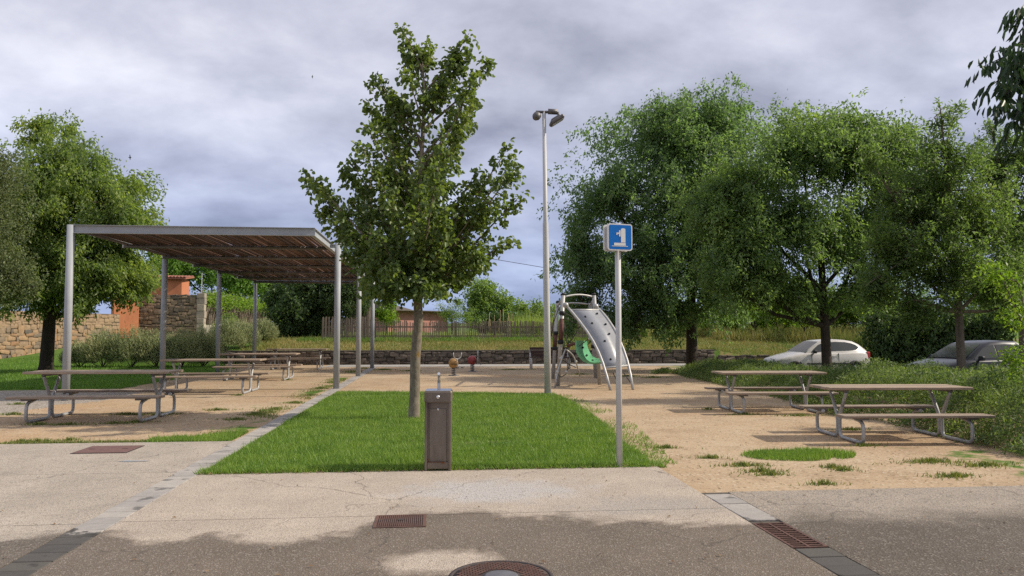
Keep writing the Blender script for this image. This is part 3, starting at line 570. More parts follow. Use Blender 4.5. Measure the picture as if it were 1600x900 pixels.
# ------------------------------------------------------------------ pergola
def pergola():
    X0, X1, Y0, st, Zt = -8.05, -2.80, 18.0, 2.92, 3.88
    rt = empty('pergola', ((X0 + X1) / 2, Y0, 0)); props(rt, 'long steel pergola roofed with brown slats over the picnic tables', 'pergola'); ox, oy = (X0 + X1) / 2, Y0
    n = 7; Y1 = Y0 + st * (n - 1)
    def P(x, y, z): return (x - ox, y - oy, z)
    # I-section edge beams
    def ibeam(name, a, b):
        a, b = Vector(a), Vector(b); d = (b - a); L_ = d.length; rot = d.to_track_quat('X', 'Z').to_matrix(); c = (a + b) / 2; o = MB()
        o.box(c, (L_, 0.012, 0.16), rot); o.box(c + Vector((0, 0, 0.086)), (L_, 0.10, 0.012), rot); o.box(c - Vector((0, 0, 0.086)), (L_, 0.10, 0.012), rot); o.build(name, M['postgrey'], rt)
    ibeam('front_beam', P(X0 + .06, Y0, Zt - .09), P(X1 + .05, Y0, Zt - .09))
    ibeam('side_beam', P(X1, Y0 + .06, Zt - .09), P(X1, Y1 - .06, Zt - .09))
    ibeam('rear_beam', P(X0 + .06, Y1, Zt - .09), P(X1 + .05, Y1, Zt - .09))
    MB().tube([P(X0 + .05, Y0 + .06, Zt - .09), P(X0 + .05, Y1 - .06, Zt - .09)], 0.045, 8).build('side_tube', M['darksteel'], rt)
    for i in range(1, n):
        y = Y0 + st * i - (0.12 if i == n - 1 else 0)
        MB().tube([P(X0 + .0, y, Zt - .15), P(X1 - .06, y, Zt - .15)], 0.05, 10).build('cross_tube', M['darksteel'], rt)
        MB().cbox(P(X0 - .015, y, Zt - .15), (0.03, 0.10, 0.10), 0.006).build('end_cap', M['pole'], rt)
    rr = random.Random(3); k = 82
    for i in range(k):
        x = X0 + 0.13 + (X1 - X0 - 0.22) * i / (k - 1) + rr.uniform(-.006, .006); w_ = 0.048 + rr.uniform(-.008, .008)
        o = MB(); nseg = 6; ys = [Y0 + .07 + (Y1 - Y0 - .14) * q / nseg for q in range(nseg + 1)]; zs = [Zt - .062 + rr.uniform(-.008, .008) for _ in ys]; dx = [rr.uniform(-.01, .01) for _ in ys]
        V = []; F_ = []
        for q, y in enumerate(ys):
            for sx, sz in ((-1, -1), (1, -1), (1, 1), (-1, 1)): V.append(P(x + dx[q] + sx * w_ / 2, y, zs[q] + sz * 0.011))
        for q in range(nseg):
            for c in range(4): F_.append((q * 4 + c, q * 4 + (c + 1) % 4, q * 4 + 4 + (c + 1) % 4, q * 4 + 4 + c))
        F_ += [(3, 2, 1, 0), tuple(nseg * 4 + c for c in range(4))]
        o.add(V, F_); o.build('slat', M['slat'], rt)
    for i in range(0, n, 2):
        y = Y0 + st * i
        prof_top = Zt + 0.0 if i == 0 else Zt - 0.215
        p = MB(); p.tube([P(X0 - (0.02 if i == 0 else -0.05), y, 0.0), P(X0 - (0.02 if i == 0 else -0.05), y, prof_top)], 0.082, 20); p.build('post', M['postgrey'], rt)
    for i in range(1, n, 2):
        y = Y0 + st * i; po = MB(); po.tube([P(X1 + .21, y, 0.0), P(X1 + .21, y, Zt + .03)], 0.082, 20); p = po.build('post', M['postgrey'], rt)
        MB().box(P(X1 + .08, y, Zt - .06), (0.14, 0.08, 0.012)).box(P(X1 + .08, y, Zt - .09), (0.14, 0.012, 0.10)).build('bracket', M['postgrey'], p)
pergola()

# ------------------------------------------------------------------ picnic tables
_tc = {}
def picnic(label, c, Lt, legs, rz=0, seed=0):
    rt = empty('picnic_table', (c[0], c[1], tz(c[0], c[1])), rz); props(rt, label, 'picnic table', 'picnic tables'); rr = random.Random(seed)
    key = (Lt, legs)
    if key not in _tc:
        d = {}; me = MB().cbox((0, 0, 0), (Lt, 0.142, 0.042), 0.006).mesh('board'); me.materials.append(M['tablewood']); d['b'] = me
        me = MB().cbox((0, 0, 0), (Lt + .02, 0.138, 0.040), 0.006).mesh('board'); me.materials.append(M['tablewood']); d['s'] = me
        def pipe(sy):
            q = [(0, sy * .27, .745), (0, sy * .25, .70), (0, sy * .036, .36), (0, sy * .036, .028), (0, sy * .80, .028), (0, sy * .80, .335), (0, sy * .55, .372)]
            return MB().tube(bend(q, 0.11), 0.028, 8).mesh('pipe_leg')
        d['p'] = [pipe(1), pipe(-1)]
        for m_ in d['p']: m_.materials.append(M['galv'])
        me = MB().cbox((0, 0, 0), (0.055, 0.62, 0.035), 0.004).mesh('top_bracket'); me.materials.append(M['darksteel']); d['k'] = me
        me = MB().cbox((0, 0, 0), (0.16, 0.26, 0.03), 0.004).mesh('seat_bracket'); me.materials.append(M['darksteel']); d['m'] = me
        _tc[key] = d
    d = _tc[key]
    def put(n, me, loc, z=0, tilt=0, par=rt):
        o = link(n, me, None, par, loc, z); o.rotation_euler.x = tilt; return o
    top = empty('table_top', (0, 0, 0)); top.parent = rt
    for i in range(5): put('board', d['b'], (rr.uniform(-.008, .008), (i - 2) * 0.150, 0.805 + rr.uniform(-.002, .002)), rr.uniform(-.002, .002), par=top)
    for s in (-1, 1):
        be = empty('bench_seat', (0, 0, 0)); be.parent = rt
        for k in (-1, 1): put('board', d['s'], (rr.uniform(-.01, .01), s * .715 + k * .073, 0.425 + rr.uniform(-.002, .002)), rr.uniform(-.002, .002), par=be)
    for sx in (-1, 1):
        put('top_bracket', d['k'], (sx * legs / 2, 0, 0.765))
        for i, s in enumerate((1, -1)):
            put('pipe_leg', d['p'][i], (sx * legs / 2, 0, 0)); put('seat_bracket', d['m'], (sx * legs / 2, s * .70, 0.389))
    return rt
def mid(a, b): return (G(*a) + G(*b)) / 2
picnic('weathered picnic table in the open, just outside the front of the pergola', mid((80, 655), (245, 652)), 2.4, 1.8, R(-1.0), 1)
def tline(px, py, L_=1.2): q = G(px, py); return (q.x - L_ * .73, q.y)
picnic('weathered picnic table under the pergola, right behind its front beam', tline(390, 612.5), 2.4, 1.8, R(-.5), 2)
picnic('weathered picnic table in the middle of the pergola, between two other tables', tline(449, 592.5), 2.4, 1.8, 0, 3)
picnic('weathered picnic table at the far end of the pergola near the low stone wall', tline(499, 576.5), 2.4, 1.8, R(.5), 4)
picnic('weathered picnic table in line with the white car, one end in junipers', mid((1138, 643), (1262, 640)), 2.2, 1.6, R(-3), 5).scale = (.91, .91, .90)
picnic('weathered picnic table behind the round grass tuft, right beside the juniper bed', mid((1310, 686), (1470, 682)), 2.2, 1.6, R(-4), 6).scale = (.92, .91, .89)

# ------------------------------------------------------------------ drinking fountain
def fountain():
    c = G(685, 738); rt = empty('drinking_fountain', (c.x, c.y + .16, 0.012), R(-3)); props(rt, 'stainless steel drinking fountain with a spout on the pavement edge', 'fountain')
    W = 0.285; D = 0.30; Hh = 0.86
    MB().cbox((0, .01, 0.37), (W - .03, D - .05, 0.72), 0.004).build('body', M['stainless'], rt)
    for s in (-1, 1): MB().cbox((s * (W / 2 - .0155), -.006, 0.37), (0.03, D - .012, 0.732), 0.004).build('side_flange', M['stainless'], rt)
    MB().cbox((0, -.117, 0.36), (0.185, 0.012, 0.60), 0.003).build('front_panel', M['steelpanel'], rt)
    MB().cbox((0, -.131, 0.055), (0.225, 0.02, 0.07), 0.004).build('toe_plate', M['stainless'], rt)
    MB().box((-.02, -.1435, 0.094), (0.15, 0.004, 0.006)).box((0.055, -.1435, 0.085), (0.04, 0.004, 0.014)).box((-.093, -.1435, 0.11), (0.008, 0.004, 0.045)).build('rust_mark', M['rust'], rt)
    hd = MB().cbox((0, -.005, 0.79), (W + .012, D + .012, 0.125), 0.012).build('head', M['stainless'], rt)
    MB().cbox((0, -.005, 0.8555), (W - .005, D - .005, 0.008), 0.003).build('top_plate', M['chrome'], hd)
    MB().lathe([(0.0, .028), (.014, .026), (.021, .018), (.024, 0.0), (.024, -.002)], (0, -.158, .79), 20, (0, -1, 0)).build('push_button', M['chrome'], hd)
    MB().lathe([(0.0, .010), (.010, .010), (.014, .004), (.014, -.002)], (0, -.1225, .655), 16, (0, -1, 0)).build('screw_cap', M['chrome'], rt)
    sp = MB().tube(bend([(0, 0.02, 0.855), (0, 0.02, 1.02), (0, -.004, 1.032)], 0.015), 0.0165, 14).build('spout', M['chrome'], rt)
    MB().box((0, 0.0, 0.97), (0.008, 0.008, 0.08)).build('spout_slot', M['rubber'], sp)
fountain()

# ------------------------------------------------------------------ blue fountain sign
def sign():
    c = G(968, 731); rt = empty('fountain_sign', (c.x, c.y, 0.0), R(12)); props(rt, 'blue square drinking water sign on a slim pale pole', 'sign')
    MB().tube([(0, 0, 0), (0, 0, 2.72)], 0.033, 16).build('pole', M['pole'], rt)
    zc = 2.56; S = 0.30
    def rbox(o, s, y0, y1, r=0.03, zc=zc, xc=0):
        P = []
        for sx, sz, a0 in ((1, 1, 0), (-1, 1, 90), (-1, -1, 180), (1, -1, 270)):
            for k in range(5):
                a = R(a0 + k * 22.5); P.append((xc + sx * (s / 2 - r) + r * math.cos(a), zc + sz * (s / 2 - r) + r * math.sin(a)))
        return o.prism(P, 'y', y0, y1)
    for s in (1, -1):
        y0 = -.042 * s; pl = rbox(MB(), S, y0, y0 - .022 * s).build('panel', M['signwhite'], rt)
        rbox(MB(), S - .026, y0 - .021 * s, y0 - .0235 * s, .02).build('blue_field', M['blue'], pl)
        if s == 1:
            o = MB(); yA, yB_ = y0 - .0234, y0 - .0255; u = S / 240
            def r_(x0, z0, x1, z1, k=0): o.prism([(x0 * u, zc + z0 * u), (x1 * u, zc + z0 * u), (x1 * u, zc + z1 * u), (x0 * u, zc + z1 * u)], 'y', yA, yB_ - k)
            r_(7, -48, 50, 74); o.prism([(11 * u, zc + 74 * u), (46 * u, zc + 74 * u), (39 * u, zc + 80 * u), (19 * u, zc + 80 * u)], 'y', yA, yB_)
            r_(-62, -76, 52, -52, .0004); r_(-84, -84, 74, -79); r_(-12, 5, 3, 60); r_(-38, 28, -12, 40); r_(-38, 18, -28, 28)
            o.build('fountain_pictogram', M['signwhite'], pl)
    rbox(MB(), S - .03, -.041, .041, .025).build('inner_box', M['signrim'], rt)
sign()

# ------------------------------------------------------------------ floodlight mast
def mast():
    c = G(856, 617); tp = at(850, 174, 18.55); rt = empty('floodlight_mast', c); props(rt, 'tall slim floodlight mast at the corner of the lawn', 'lamp post')
    v = tp - c; o = MB(); q = [Vector((0, 0, 0)), v * .30, v * .60, v * .61, v]; o.tube(q, [.085, .078, .068, .055, .045], 14); o.build('pole', M['pole'], rt)
    MB().lathe([(.0, .03), (.16, .03), (.16, 0), (.16, -.02)], (0, 0, 0.0), 16).build('base_plate', M['galv'], rt)
    ar = MB().tube([v + Vector((-.20, 0, -.02)), v + Vector((.34, -.03, -.02))], .035, 8)
    ar.tube([v + Vector((.10, 0, .0)), v + Vector((.32, -.02, -.01))], .07, 8); ar.build('cross_arm', M['darksteel'], rt)
    rot = Matrix.Rotation(R(-33), 3, 'Y'); b = v + Vector((.30, -.08, -.24))
    fl = MB().cbox(b, (.38, .32, .10), .03, rot).cbox(b + rot @ Vector((0, 0, .06)), (.25, .22, .06), .02, rot).build('floodlight', M['darksteel'], rt)
    MB().box(b + rot @ Vector((0, 0, -.0525)), (.33, .27, .006), rot).build('lens', M['lamp'], fl)
    MB().tube([v + Vector((.33, -.03, -.02)), v + Vector((.36, -.05, -.12))], .03, 8).build('floodlight_bracket', M['darksteel'], fl)
    s = MB().lathe([(0, .09), (.07, .08), (.10, .02), (.10, -.06), (.08, -.09), (0, -.09)], v + Vector((-.19, -.04, -.14)), 14, (-.4, -.5, -.6)).build('spotlight', M['darksteel'], rt)
    MB().tube([v + Vector((-.19, 0, -.02)), v + Vector((-.19, -.03, -.10))], .02, 6).build('spotlight_bracket', M['darksteel'], s)
mast()

# ------------------------------------------------------------------ drains and covers
def grate_small():
    a, b = G(585, 824, .012), G(664, 806, .012); s = 0.40; c = ((a.x + b.x) / 2, (a.y + b.y) / 2); rt = empty('drain_cover', (c[0], c[1], 0.012)); props(rt, 'small square ribbed iron drain cover in the pale pavement', 'drain')
    o = MB()
    for sx in (-1, 1): o.box((sx * (s / 2 - .012), 0, .002), (.024, s, .010))
    for sy in (-1, 1): o.box((0, sy * (s / 2 - .012), .002), (s - .05, .024, .010))
    o.build('frame', M['cast'], rt); MB().box((0, 0, .0005), (s - .05, s - .05, .005)).build('plate', M['castdark'], rt)
    me = MB().box((0, 0, 0), (.0085, s - .06, .006)).mesh('bar'); me.materials.append(M['cast'])
    for i in range(22): link('bar', me, None, rt, (-s / 2 + .036 + i * (s - .072) / 21, 0, .005))
    MB().box((.0, .02, .009), (.05, .035, .004)).build('lift_plate', M['castdark'], rt)
grate_small()
def manhole():
    c = G(783, 901, .012); rt = empty('manhole_cover', (c.x, c.y, .012)); props(rt, 'round iron manhole cover with a raised brick pattern and grey boss', 'manhole')
    MB().lathe([(.318, -.01), (.318, .006), (.296, .006), (.296, 0.0)], n=48).build('frame', M['castdark'], rt)
    MB().lathe([(0, .003), (.292, .003), (.292, -.01)], n=48).build('cover_plate', M['castdark'], rt)
    o = MB()
    for j in range(-13, 14):
        for i in range(-9, 10):
            x = (i + (j % 2) * .5) * .034; y = j * .022
            if .13 ** 2 < x * x + y * y < .275 ** 2: o.box((x, y, .005), (.027, .015, .005))
    props(o.build('raised_pattern', M['cast'], rt), kind='stuff')
    MB().lathe([(0, .012), (.09, .012), (.105, .006), (.105, 0)], n=32).build('boss', M['castgrey'], rt)
manhole()
def hatch():
    a, b = G(115, 709, .012), G(221, 697, .012); c = (a + b) / 2; rt = empty('hatch_cover', (c.x, c.y, .012)); props(rt, 'square red-brown hatch cover in the concrete by the picnic tables', 'hatch')
    MB().box((0, 0, 0), (.66, .62, .012)).build('frame', M['castdark'], rt); MB().cbox((0, 0, .004), (.62, .58, .014), .003).build('plate', M['hatch'], rt)
    me = MB().box((0, 0, 0), (.07, .012, .004)).mesh('handle_slot'); me.materials.append(M['castdark'])
    for s in (-1, 1): link('handle_slot', me, None, rt, (s * .2, 0, .012))
hatch()
def channel():
    y0, y1 = grY0, grY1; L_ = y1 - y0; rt = empty('drain_grate', (RX + SW / 2, (y0 + y1) / 2, .0)); props(rt, 'long iron drain grate set into the short paver strip', 'drain')
    o = MB()
    for s in (-1, 1): o.box((s * (SW / 2 - .016), 0, .006), (.018, L_, .018))
    for s in (-1, 1): o.box((0, s * (L_ / 2 - .01), .006), (SW - .052, .02, .018))
    o.box((0, 0, .006), (.018, L_ - .04, .016)); o.build('frame', M['cast'], rt)
    MB().box((0, 0, -.05), (SW - .02, L_ - .01, .02)).build('channel_floor', M['tyre'], rt)
    n = int(L_ / .052); me = MB().box((0, 0, 0), (SW / 2 - .04, .018, .014)).mesh('bar'); me.materials.append(M['cast'])
    for i in range(1, n):
        for s in (-1, 1): link('bar', me, None, rt, (s * (SW / 4 - .004), -L_ / 2 + .01 + i * (L_ - .02) / n, .006))
channel()
q = G(208, 720, .0165)
MB().add([(q.x + x, q.y + y, .0165) for x, y in ((-.16, -.03), (-.02, -.05), (.15, -.045), (.19, .0), (.05, .035), (-.12, .045))], [(0, 1, 2, 3, 4, 5)]).build('paint_mark', M['bluepaint'], pv)

# ------------------------------------------------------------------ climbing frame
def climbing():
    b = G(905, 603); rt = empty('climbing_frame', (b.x, b.y, 0)); props(rt, 'grey climbing frame with a curved climbing panel and green step', 'climbing frame'); o0 = Vector((b.x, b.y, 0))
    def A(px, py, d): return at(px, py, d) - o0
    def Gp(px, py): return G(px, py) - o0
    # four posts
    posts = [((872, 603), (880, 461)), ((864, 592), (871, 473)), ((937, 601), (928, 461)), ((931, 591), (922, 473))]; T = []
    for (fx, fy), (tx, ty) in posts:
        f = Gp(fx, fy); d = (f + o0).dot(FW); t = A(tx, ty, d); t.x = f.x * .6 + t.x * .4 if False else t.x; T.append((f, t, d)); dv = (t - f)
        p = MB().tube([f, t], .058, 12).build('post', M['tubegrey'], rt)
        MB().tube([t - dv.normalized() * .005, t + dv.normalized() * .06], [.062, .045], 12).build('post_cap', M['rubber'], p)
    for (i, u0, u1) in ((0, .48, .74), (1, .40, .62)):
        f, t, d = T[i]; MB().tube([f.lerp(t, u0), f.lerp(t, u1)], .064, 12).build('sleeve', M['redbrown'], rt)
    for i, us in ((0, (.48, .80)), (1, (.40, .60)), (2, (.80, .42)), (3, (.42,))):
        f, t, d = T[i]
        for u in us: p = f.lerp(t, u); MB().lathe([(.05, -.06), (.085, -.05), (.085, .05), (.05, .06)], p, 14).build('clamp', M['rubber'], rt)
    # ramp rails
    railL = [(884, 477, 21.6), (893, 487, 21.5), (906, 503, 21.3), (917, 518, 21.1), (927, 534, 20.9), (935, 550, 20.7), (942, 568, 20.5), (948, 588, 20.3), (954, 610, None)]
    railR = [(931, 479, 21.9), (939, 486, 21.8), (949, 498, 21.6), (959, 513, 21.4), (967, 529, 21.2), (974, 546, 21.0), (980, 564, 20.8), (985, 585, 20.6), (989, 609, None)]
    def pts(rl): return [A(*q) if q[2] else Gp(q[0], q[1]) for q in rl]
    PL, PR = pts(railL), pts(railR)
    for P in (PL, PR): MB().tube(P, .038, 10).build('ramp_rail', M['tubegrey'], rt)
    for P in (PL[0], PR[0]): MB().lathe([(0, .085), (.06, .065), (.085, 0), (.06, -.065), (0, -.085)], P, 14).build('rail_joint', M['tubegrey'], rt)
    # curved panel, 2 cm thick
    o = MB(); V = []; n = 15; F_ = []
    def lerp_path(P, u):
        k = min(int(u), len(P) - 2); return P[k].lerp(P[k + 1], u - k)
    nrm = (PR[3] - PL[3]).cross(PL[5] - PL[3]).normalized()
    if nrm.y > 0: nrm = -nrm
    for i in range(n):
        u = .75 + (6.35 - .75) * i / (n - 1); a, c = lerp_path(PL, u), lerp_path(PR, u)
        for k in (0.04, 0.96):
            p = a.lerp(c, k); V += [p + nrm * .012, p - nrm * .012]
    for i in range(n - 1):
        b_ = i * 4; F_ += [(b_, b_ + 2, b_ + 6, b_ + 4), (b_ + 1, b_ + 5, b_ + 7, b_ + 3), (b_, b_ + 4, b_ + 5, b_ + 1), (b_ + 2, b_ + 3, b_ + 7, b_ + 6)]
    F_ += [(0, 1, 3, 2), ((n - 1) * 4, (n - 1) * 4 + 2, (n - 1) * 4 + 3, (n - 1) * 4 + 1)]
    o.add(V, F_, True); pn = o.build('climbing_panel', M['ramp'], rt)
    for u in (.75, 6.35): MB().tube([lerp_path(PL, u), lerp_path(PR, u)], .03, 8).build('cross_bar', M['tubegrey'], rt)
    for u, k in ((1.35, .78), (2.3, .36), (2.55, .80), (3.5, .72), (4.1, .42), (5.2, .80), (5.75, .35), (1.6, .3)):
        p = lerp_path(PL, u).lerp(lerp_path(PR, u), k) + nrm * .02; MB().lathe([(0, .035), (.018, .03), (.03, .012), (.03, -.02)], p, 10, nrm).build('hand_hold', M['rubber'], pn)
    # top arches between the posts
    for a, c, h in ((T[0][1], T[2][1], .07), (T[1][1], T[3][1], .05)):
        q = [a.lerp(c, i / 8) + Vector((0, 0, h * math.sin(math.pi * i / 8) - .06)) for i in range(9)]; MB().tube(q, .028, 8).build('top_arch', M['tubegrey'], rt)
    MB().tube([T[0][1] - Vector((0, 0, .1)), T[1][1] - Vector((0, 0, .1))], .03, 8).build('top_link', M['tubegrey'], rt); MB().tube([T[2][1] - Vector((0, 0, .1)), T[3][1] - Vector((0, 0, .1))], .03, 8).build('top_link', M['tubegrey'], rt)
    # green moulded step
    oc = [A(*q) for q in ((900, 533, 21.2), (900, 541, 21.2), (902, 550, 21.2), (906, 557, 21.2), (912, 563, 21.2), (920, 567, 21.2), (929, 568, 21.2), (938, 567, 21.2))]
    ic = [A(*q) for q in ((917, 533, 21.75), (917, 539, 21.75), (919, 546, 21.75), (922, 552, 21.75), (926, 557, 21.75), (931, 560, 21.75), (936, 561, 21.75), (941, 560, 21.75))]
    V = []; F_ = []; n = len(oc)
    for p, q in zip(oc, ic):
        dn = Vector((-.55, .25, -.6)).normalized() * .035; V += [p, p + Vector((0, -.02, .0)) + dn * -.9, q + dn * -.3, q, q + dn, p + dn]
    for i in range(n - 1):
        for k in range(6): F_.append((i * 6 + k, i * 6 + (k + 1) % 6, i * 6 + 6 + (k + 1) % 6, i * 6 + 6 + k))
    F_ += [tuple(range(5, -1, -1)), tuple((n - 1) * 6 + k for k in range(6))]
    gs = MB().add(V, F_, False).build('green_step', M['green'], rt)
    for q in ((911, 543, 21.4), (917, 555, 21.4), (926, 563, 21.4)): MB().lathe([(0, .03), (.03, .015), (.03, -.02)], A(*q), 8, -FW).build('step_knob', M['rubber'], gs)
    MB().tube(bend([A(887, 541, 21.7), A(896, 537, 21.6), A(905, 538, 21.5)], .05), .045, 10).build('step_arm', M['redbrown'], rt)
    MB().tube([A(938, 566, 21.6), A(933, 566, 22.2)], .04, 8).build('step_arm', M['tubegrey'], rt)
    # ropes and curved poles on the left side
    ropes = [[(880, 488, 21.7), (892, 494, 21.8), (905, 503, 21.9)], [(882, 497, 21.7), (895, 503, 21.9), (908, 507, 22)], [(870, 545, 22.2), (885, 540, 22), (893, 532, 21.9), (908, 508, 21.8)],
             [(876, 560, 21.6), (890, 570, 21.7), (900, 574, 21.8)], [(884, 585, 21.6), (876, 590, 21.5), (871, 584, 21.6)], [(884, 582, 21.6), (890, 572, 21.8), (888, 545, 21.9), (880, 500, 21.9)],
             [(867, 606, 21.0), (871, 580, 21.2), (880, 555, 21.5), (884, 545, 21.6)], [(884, 546, 21.7), (894, 553, 21.9), (900, 565, 22.0), (906, 587, 22.2)], [(900, 545, 21.3), (911, 536, 21.2), (921, 529, 21.1)], [(868, 485, 21.9), (863, 510, 21.9), (866, 535, 22)],
             [(874, 480, 21.5), (866, 500, 21.9), (861, 525, 22.2)]]
    for i, r_ in enumerate(ropes):
        thick = i in (6, 7)
        MB().tube(bend([A(*q) for q in r_], .2, 4), .022 if thick else .013, 6).build('curved_bar' if thick else 'rope', M['tubegrey'] if thick else M['rope'], rt)
    for q in ((876, 560, 21.55), (900, 565, 21.9), (871, 581, 21.2), (885, 581, 21.5), (921, 529, 21.05)): MB().lathe([(0, .04), (.03, .03), (.04, 0), (.03, -.03), (0, -.04)], A(*q), 10).build('rope_joint', M['pole'], rt)
    MB().tube([A(975, 583, 21.5), A(985, 597, 21.2), Gp(990, 603)], .018, 6).build('rope', M['rope'], rt); MB().tube([A(958, 583, 21.2), Gp(965, 597)], .015, 6).build('rope', M['rope'], rt)
climbing()

# ------------------------------------------------------------------ spring riders
def rider(label, foot, m_, ang, sc_):
    c = G(*foot); rt = empty('spring_rider', (c.x, c.y, 0), R(ang)); rt.scale = (sc_,) * 3; props(rt, label, 'spring rider', 'spring riders')
    MB().lathe([(0, .03), (.20, .03), (.22, 0)], n=20).build('base_plate', M['darksteel'], rt)
    q = [(.085 * math.cos(t), .085 * math.sin(t), .03 + t / (2 * math.pi * 4) * .27) for t in [i * 2 * math.pi * 4 / 56 for i in range(57)]]
    MB().tube(q, .016, 6).build('spring', M['darksteel'], rt)
    bd = MB().lathe([(0, .205), (.07, .195), (.13, .165), (.175, .11), (.198, .04), (.198, -.04), (.175, -.11), (.13, -.165), (.07, -.195), (0, -.205)], (-.02, 0, .50), 24).build('ball_body', m_, rt)
    MB().box((.125, 0, .47), (.16, .406, .02)).build('seam_band', M['rubber'], bd)
    MB().box((.16, 0, .33), (.52, .05, .035)).build('footrest_bar', M['tubegrey'], rt)
    for s in (-1, 1): MB().tube([(.38, s * .02, .33), (.38, s * .19, .33)], .022, 8).build('footrest', M['rubber'], rt)
    MB().tube([(.24, 0, .33), (.24, 0, .66)], .02, 8).build('steering_post', M['tubegrey'], rt)
    MB().tube(bend([(.24, -.20, .93), (.24, -.19, .74), (.24, 0, .65), (.24, .19, .74), (.24, .20, .93)], .14, 6), .017, 8).build('handlebar', M['tubegrey'], rt)
rider('amber ball-shaped spring rider on the sand near the path', (709, 587), M['yellow'], -55, 0.86)
rider('red ball-shaped spring rider close in front of the low stone wall', (738, 580.5), M['red'], -8, 0.86)

# ------------------------------------------------------------------ park bench
def bench():
    a, b = G(829, 577), G(888, 575); c = (a + b) / 2; rt = empty('park_bench', (c.x, c.y, tz(c.x, c.y))); props(rt, 'dark slatted park bench with pale legs in front of the low wall', 'bench'); hw = .78
    for s in (-1, 1): MB().tube(bend([(s * hw, -.24, 0), (s * hw, -.22, .42), (s * hw, .18, .40), (s * hw, .30, .84)], .05), .038, 8).tube([(s * hw, .16, .40), (s * hw, .22, 0)], .034, 8).build('leg_frame', M['pole'], rt)
    for i in range(4): MB().cbox((0, -.19 + i * .115, .45), (1.62, .10, .035), .006).build('seat_slat', M['benchwood'], rt)
    for i in range(3): MB().cbox((0, .21 + i * .028, .56 + i * .13), (1.62, .032, .11), .006, Matrix.Rotation(R(-13), 3, 'X')).build('back_slat', M['benchwood'], rt)
bench()

# ------------------------------------------------------------------ stone walls
def stone_meshes(m_, n=7, seed=0):
    rr = random.Random(seed); o = []
    for k in range(n):
        pts = []
        for z in (-1, 0, 1):
            for y in (-1, 0, 1):
                for x in (-1, 0, 1): pts.append(Vector((x, y, z)))
        V = []
        for p in pts:
            q = p.normalized() * 1.22 if p.length > 0 else p; q = p.lerp(q, .42) * .5
            V.append((q.x * rr.uniform(.88, 1.06), q.y * rr.uniform(.85, 1.15), q.z * rr.uniform(.86, 1.06)))
        I = lambda x, y, z: (z + 1) * 9 + (y + 1) * 3 + x + 1; F_ = []
        for a in (-1, 0):
            for b in (-1, 0):
                F_ += [(I(a, b, 1), I(a + 1, b, 1), I(a + 1, b + 1, 1), I(a, b + 1, 1)), (I(a, -1, b), I(a + 1, -1, b), I(a + 1, -1, b + 1), I(a, -1, b + 1)), (I(-1, a, b), I(-1, a, b + 1), I(-1, a + 1, b + 1), I(-1, a + 1, b)), (I(1, a, b), I(1, a + 1, b), I(1, a + 1, b + 1), I(1, a, b + 1)), (I(a, b, -1), I(a, b + 1, -1), I(a + 1, b + 1, -1), I(a + 1, b, -1))]
        me = MB().add(V, F_, False).mesh('stone'); me.materials.append(m_); o.append(me)
    return o
def stone_wall(rt, meshes, L_, h, rh, sw, seed, limit=300, y=0.0, dep=.14, x0=0.0, z0=0.0, rest_mat=None, order=None):
    rr = random.Random(seed); cells = []; z = z0
    while z < h - .04:
        rhh = min(rh * rr.uniform(.65, 1.35), h - z); rhh = h - z if h - z - rhh < rh * .4 else rhh; x = x0 - rr.uniform(0, sw * .5)
        while x < x0 + L_:
            w_ = sw * rr.choice((.45, .65, .8, 1, 1.2, 1.5, 1.8)); k = rr.uniform(-.22, .22) * rhh if z > z0 else 0; big = 1.7 if rr.random() < .10 and z + rhh * 1.6 < h else 1.0
            cells.append((max(x, x0), z + k, min(x + w_, x0 + L_), rhh * big)); x += w_
        z += rhh
    cells = [c for c in cells if c[2] - c[0] > .06]
    if order: cells.sort(key=order)
    rest = MB()
    for i, (a, z, b, hh) in enumerate(cells):
        loc = ((a + b) / 2, y + rr.uniform(-.015, .02), z + hh / 2 + rr.uniform(-.02, .02)); s = ((b - a) * 1.02, dep * rr.uniform(.9, 1.3), hh * rr.uniform(.86, 1.12)); me = rr.choice(meshes)
        if i < limit:
            o = link('stone', me, None, rt, loc); o.scale = s; o.rotation_euler.y = rr.uniform(-.16, .16); o.rotation_euler.z = rr.uniform(-.08, .08)
        else:
            rest.add([(v.co.x * s[0] + loc[0], v.co.y * s[1] + loc[1], v.co.z * s[2] + loc[2]) for v in me.vertices], [tuple(p.vertices) for p in me.polygons])
    if rest.v: props(rest.build('upper_stones', rest_mat, rt), kind='stuff')
def low_wall():
    L0, L1 = -9.5, 13.4; rt = empty('low_stone_wall', (L0, WALLY, 0)); props(rt, 'long low dry stone retaining wall behind the play area', 'wall'); L_ = L1 - L0
    MB().box((L_ / 2, .12, .28), (L_, .42, .64)).build('core', M['mortar'], rt)
    MB().box((L_ / 2, .10, .632), (L_ + .02, .50, .05)).build('coping', M['coping'], rt)
    ms = stone_meshes(M['stone'], 7, 1)
    stone_wall(rt, ms, L_, .60, .15, .37, 4, 300, y=-.09, rest_mat=M['stone'], order=lambda c: abs(c[0] - 11))
    c = G(1175, 572); r2 = empty('broken_stone_wall', (13.5, WALLY - .3, tz(14, 36) - .05)); props(r2, 'low broken end of the stone wall leading to the white car', 'wall')
    MB().box((1.3, .1, .17), (2.6, .26, .38)).build('core', M['mortar'], r2); stone_wall(r2, ms, 2.6, .42, .14, .28, 6, 60, y=-.04, dep=.16)
low_wall()
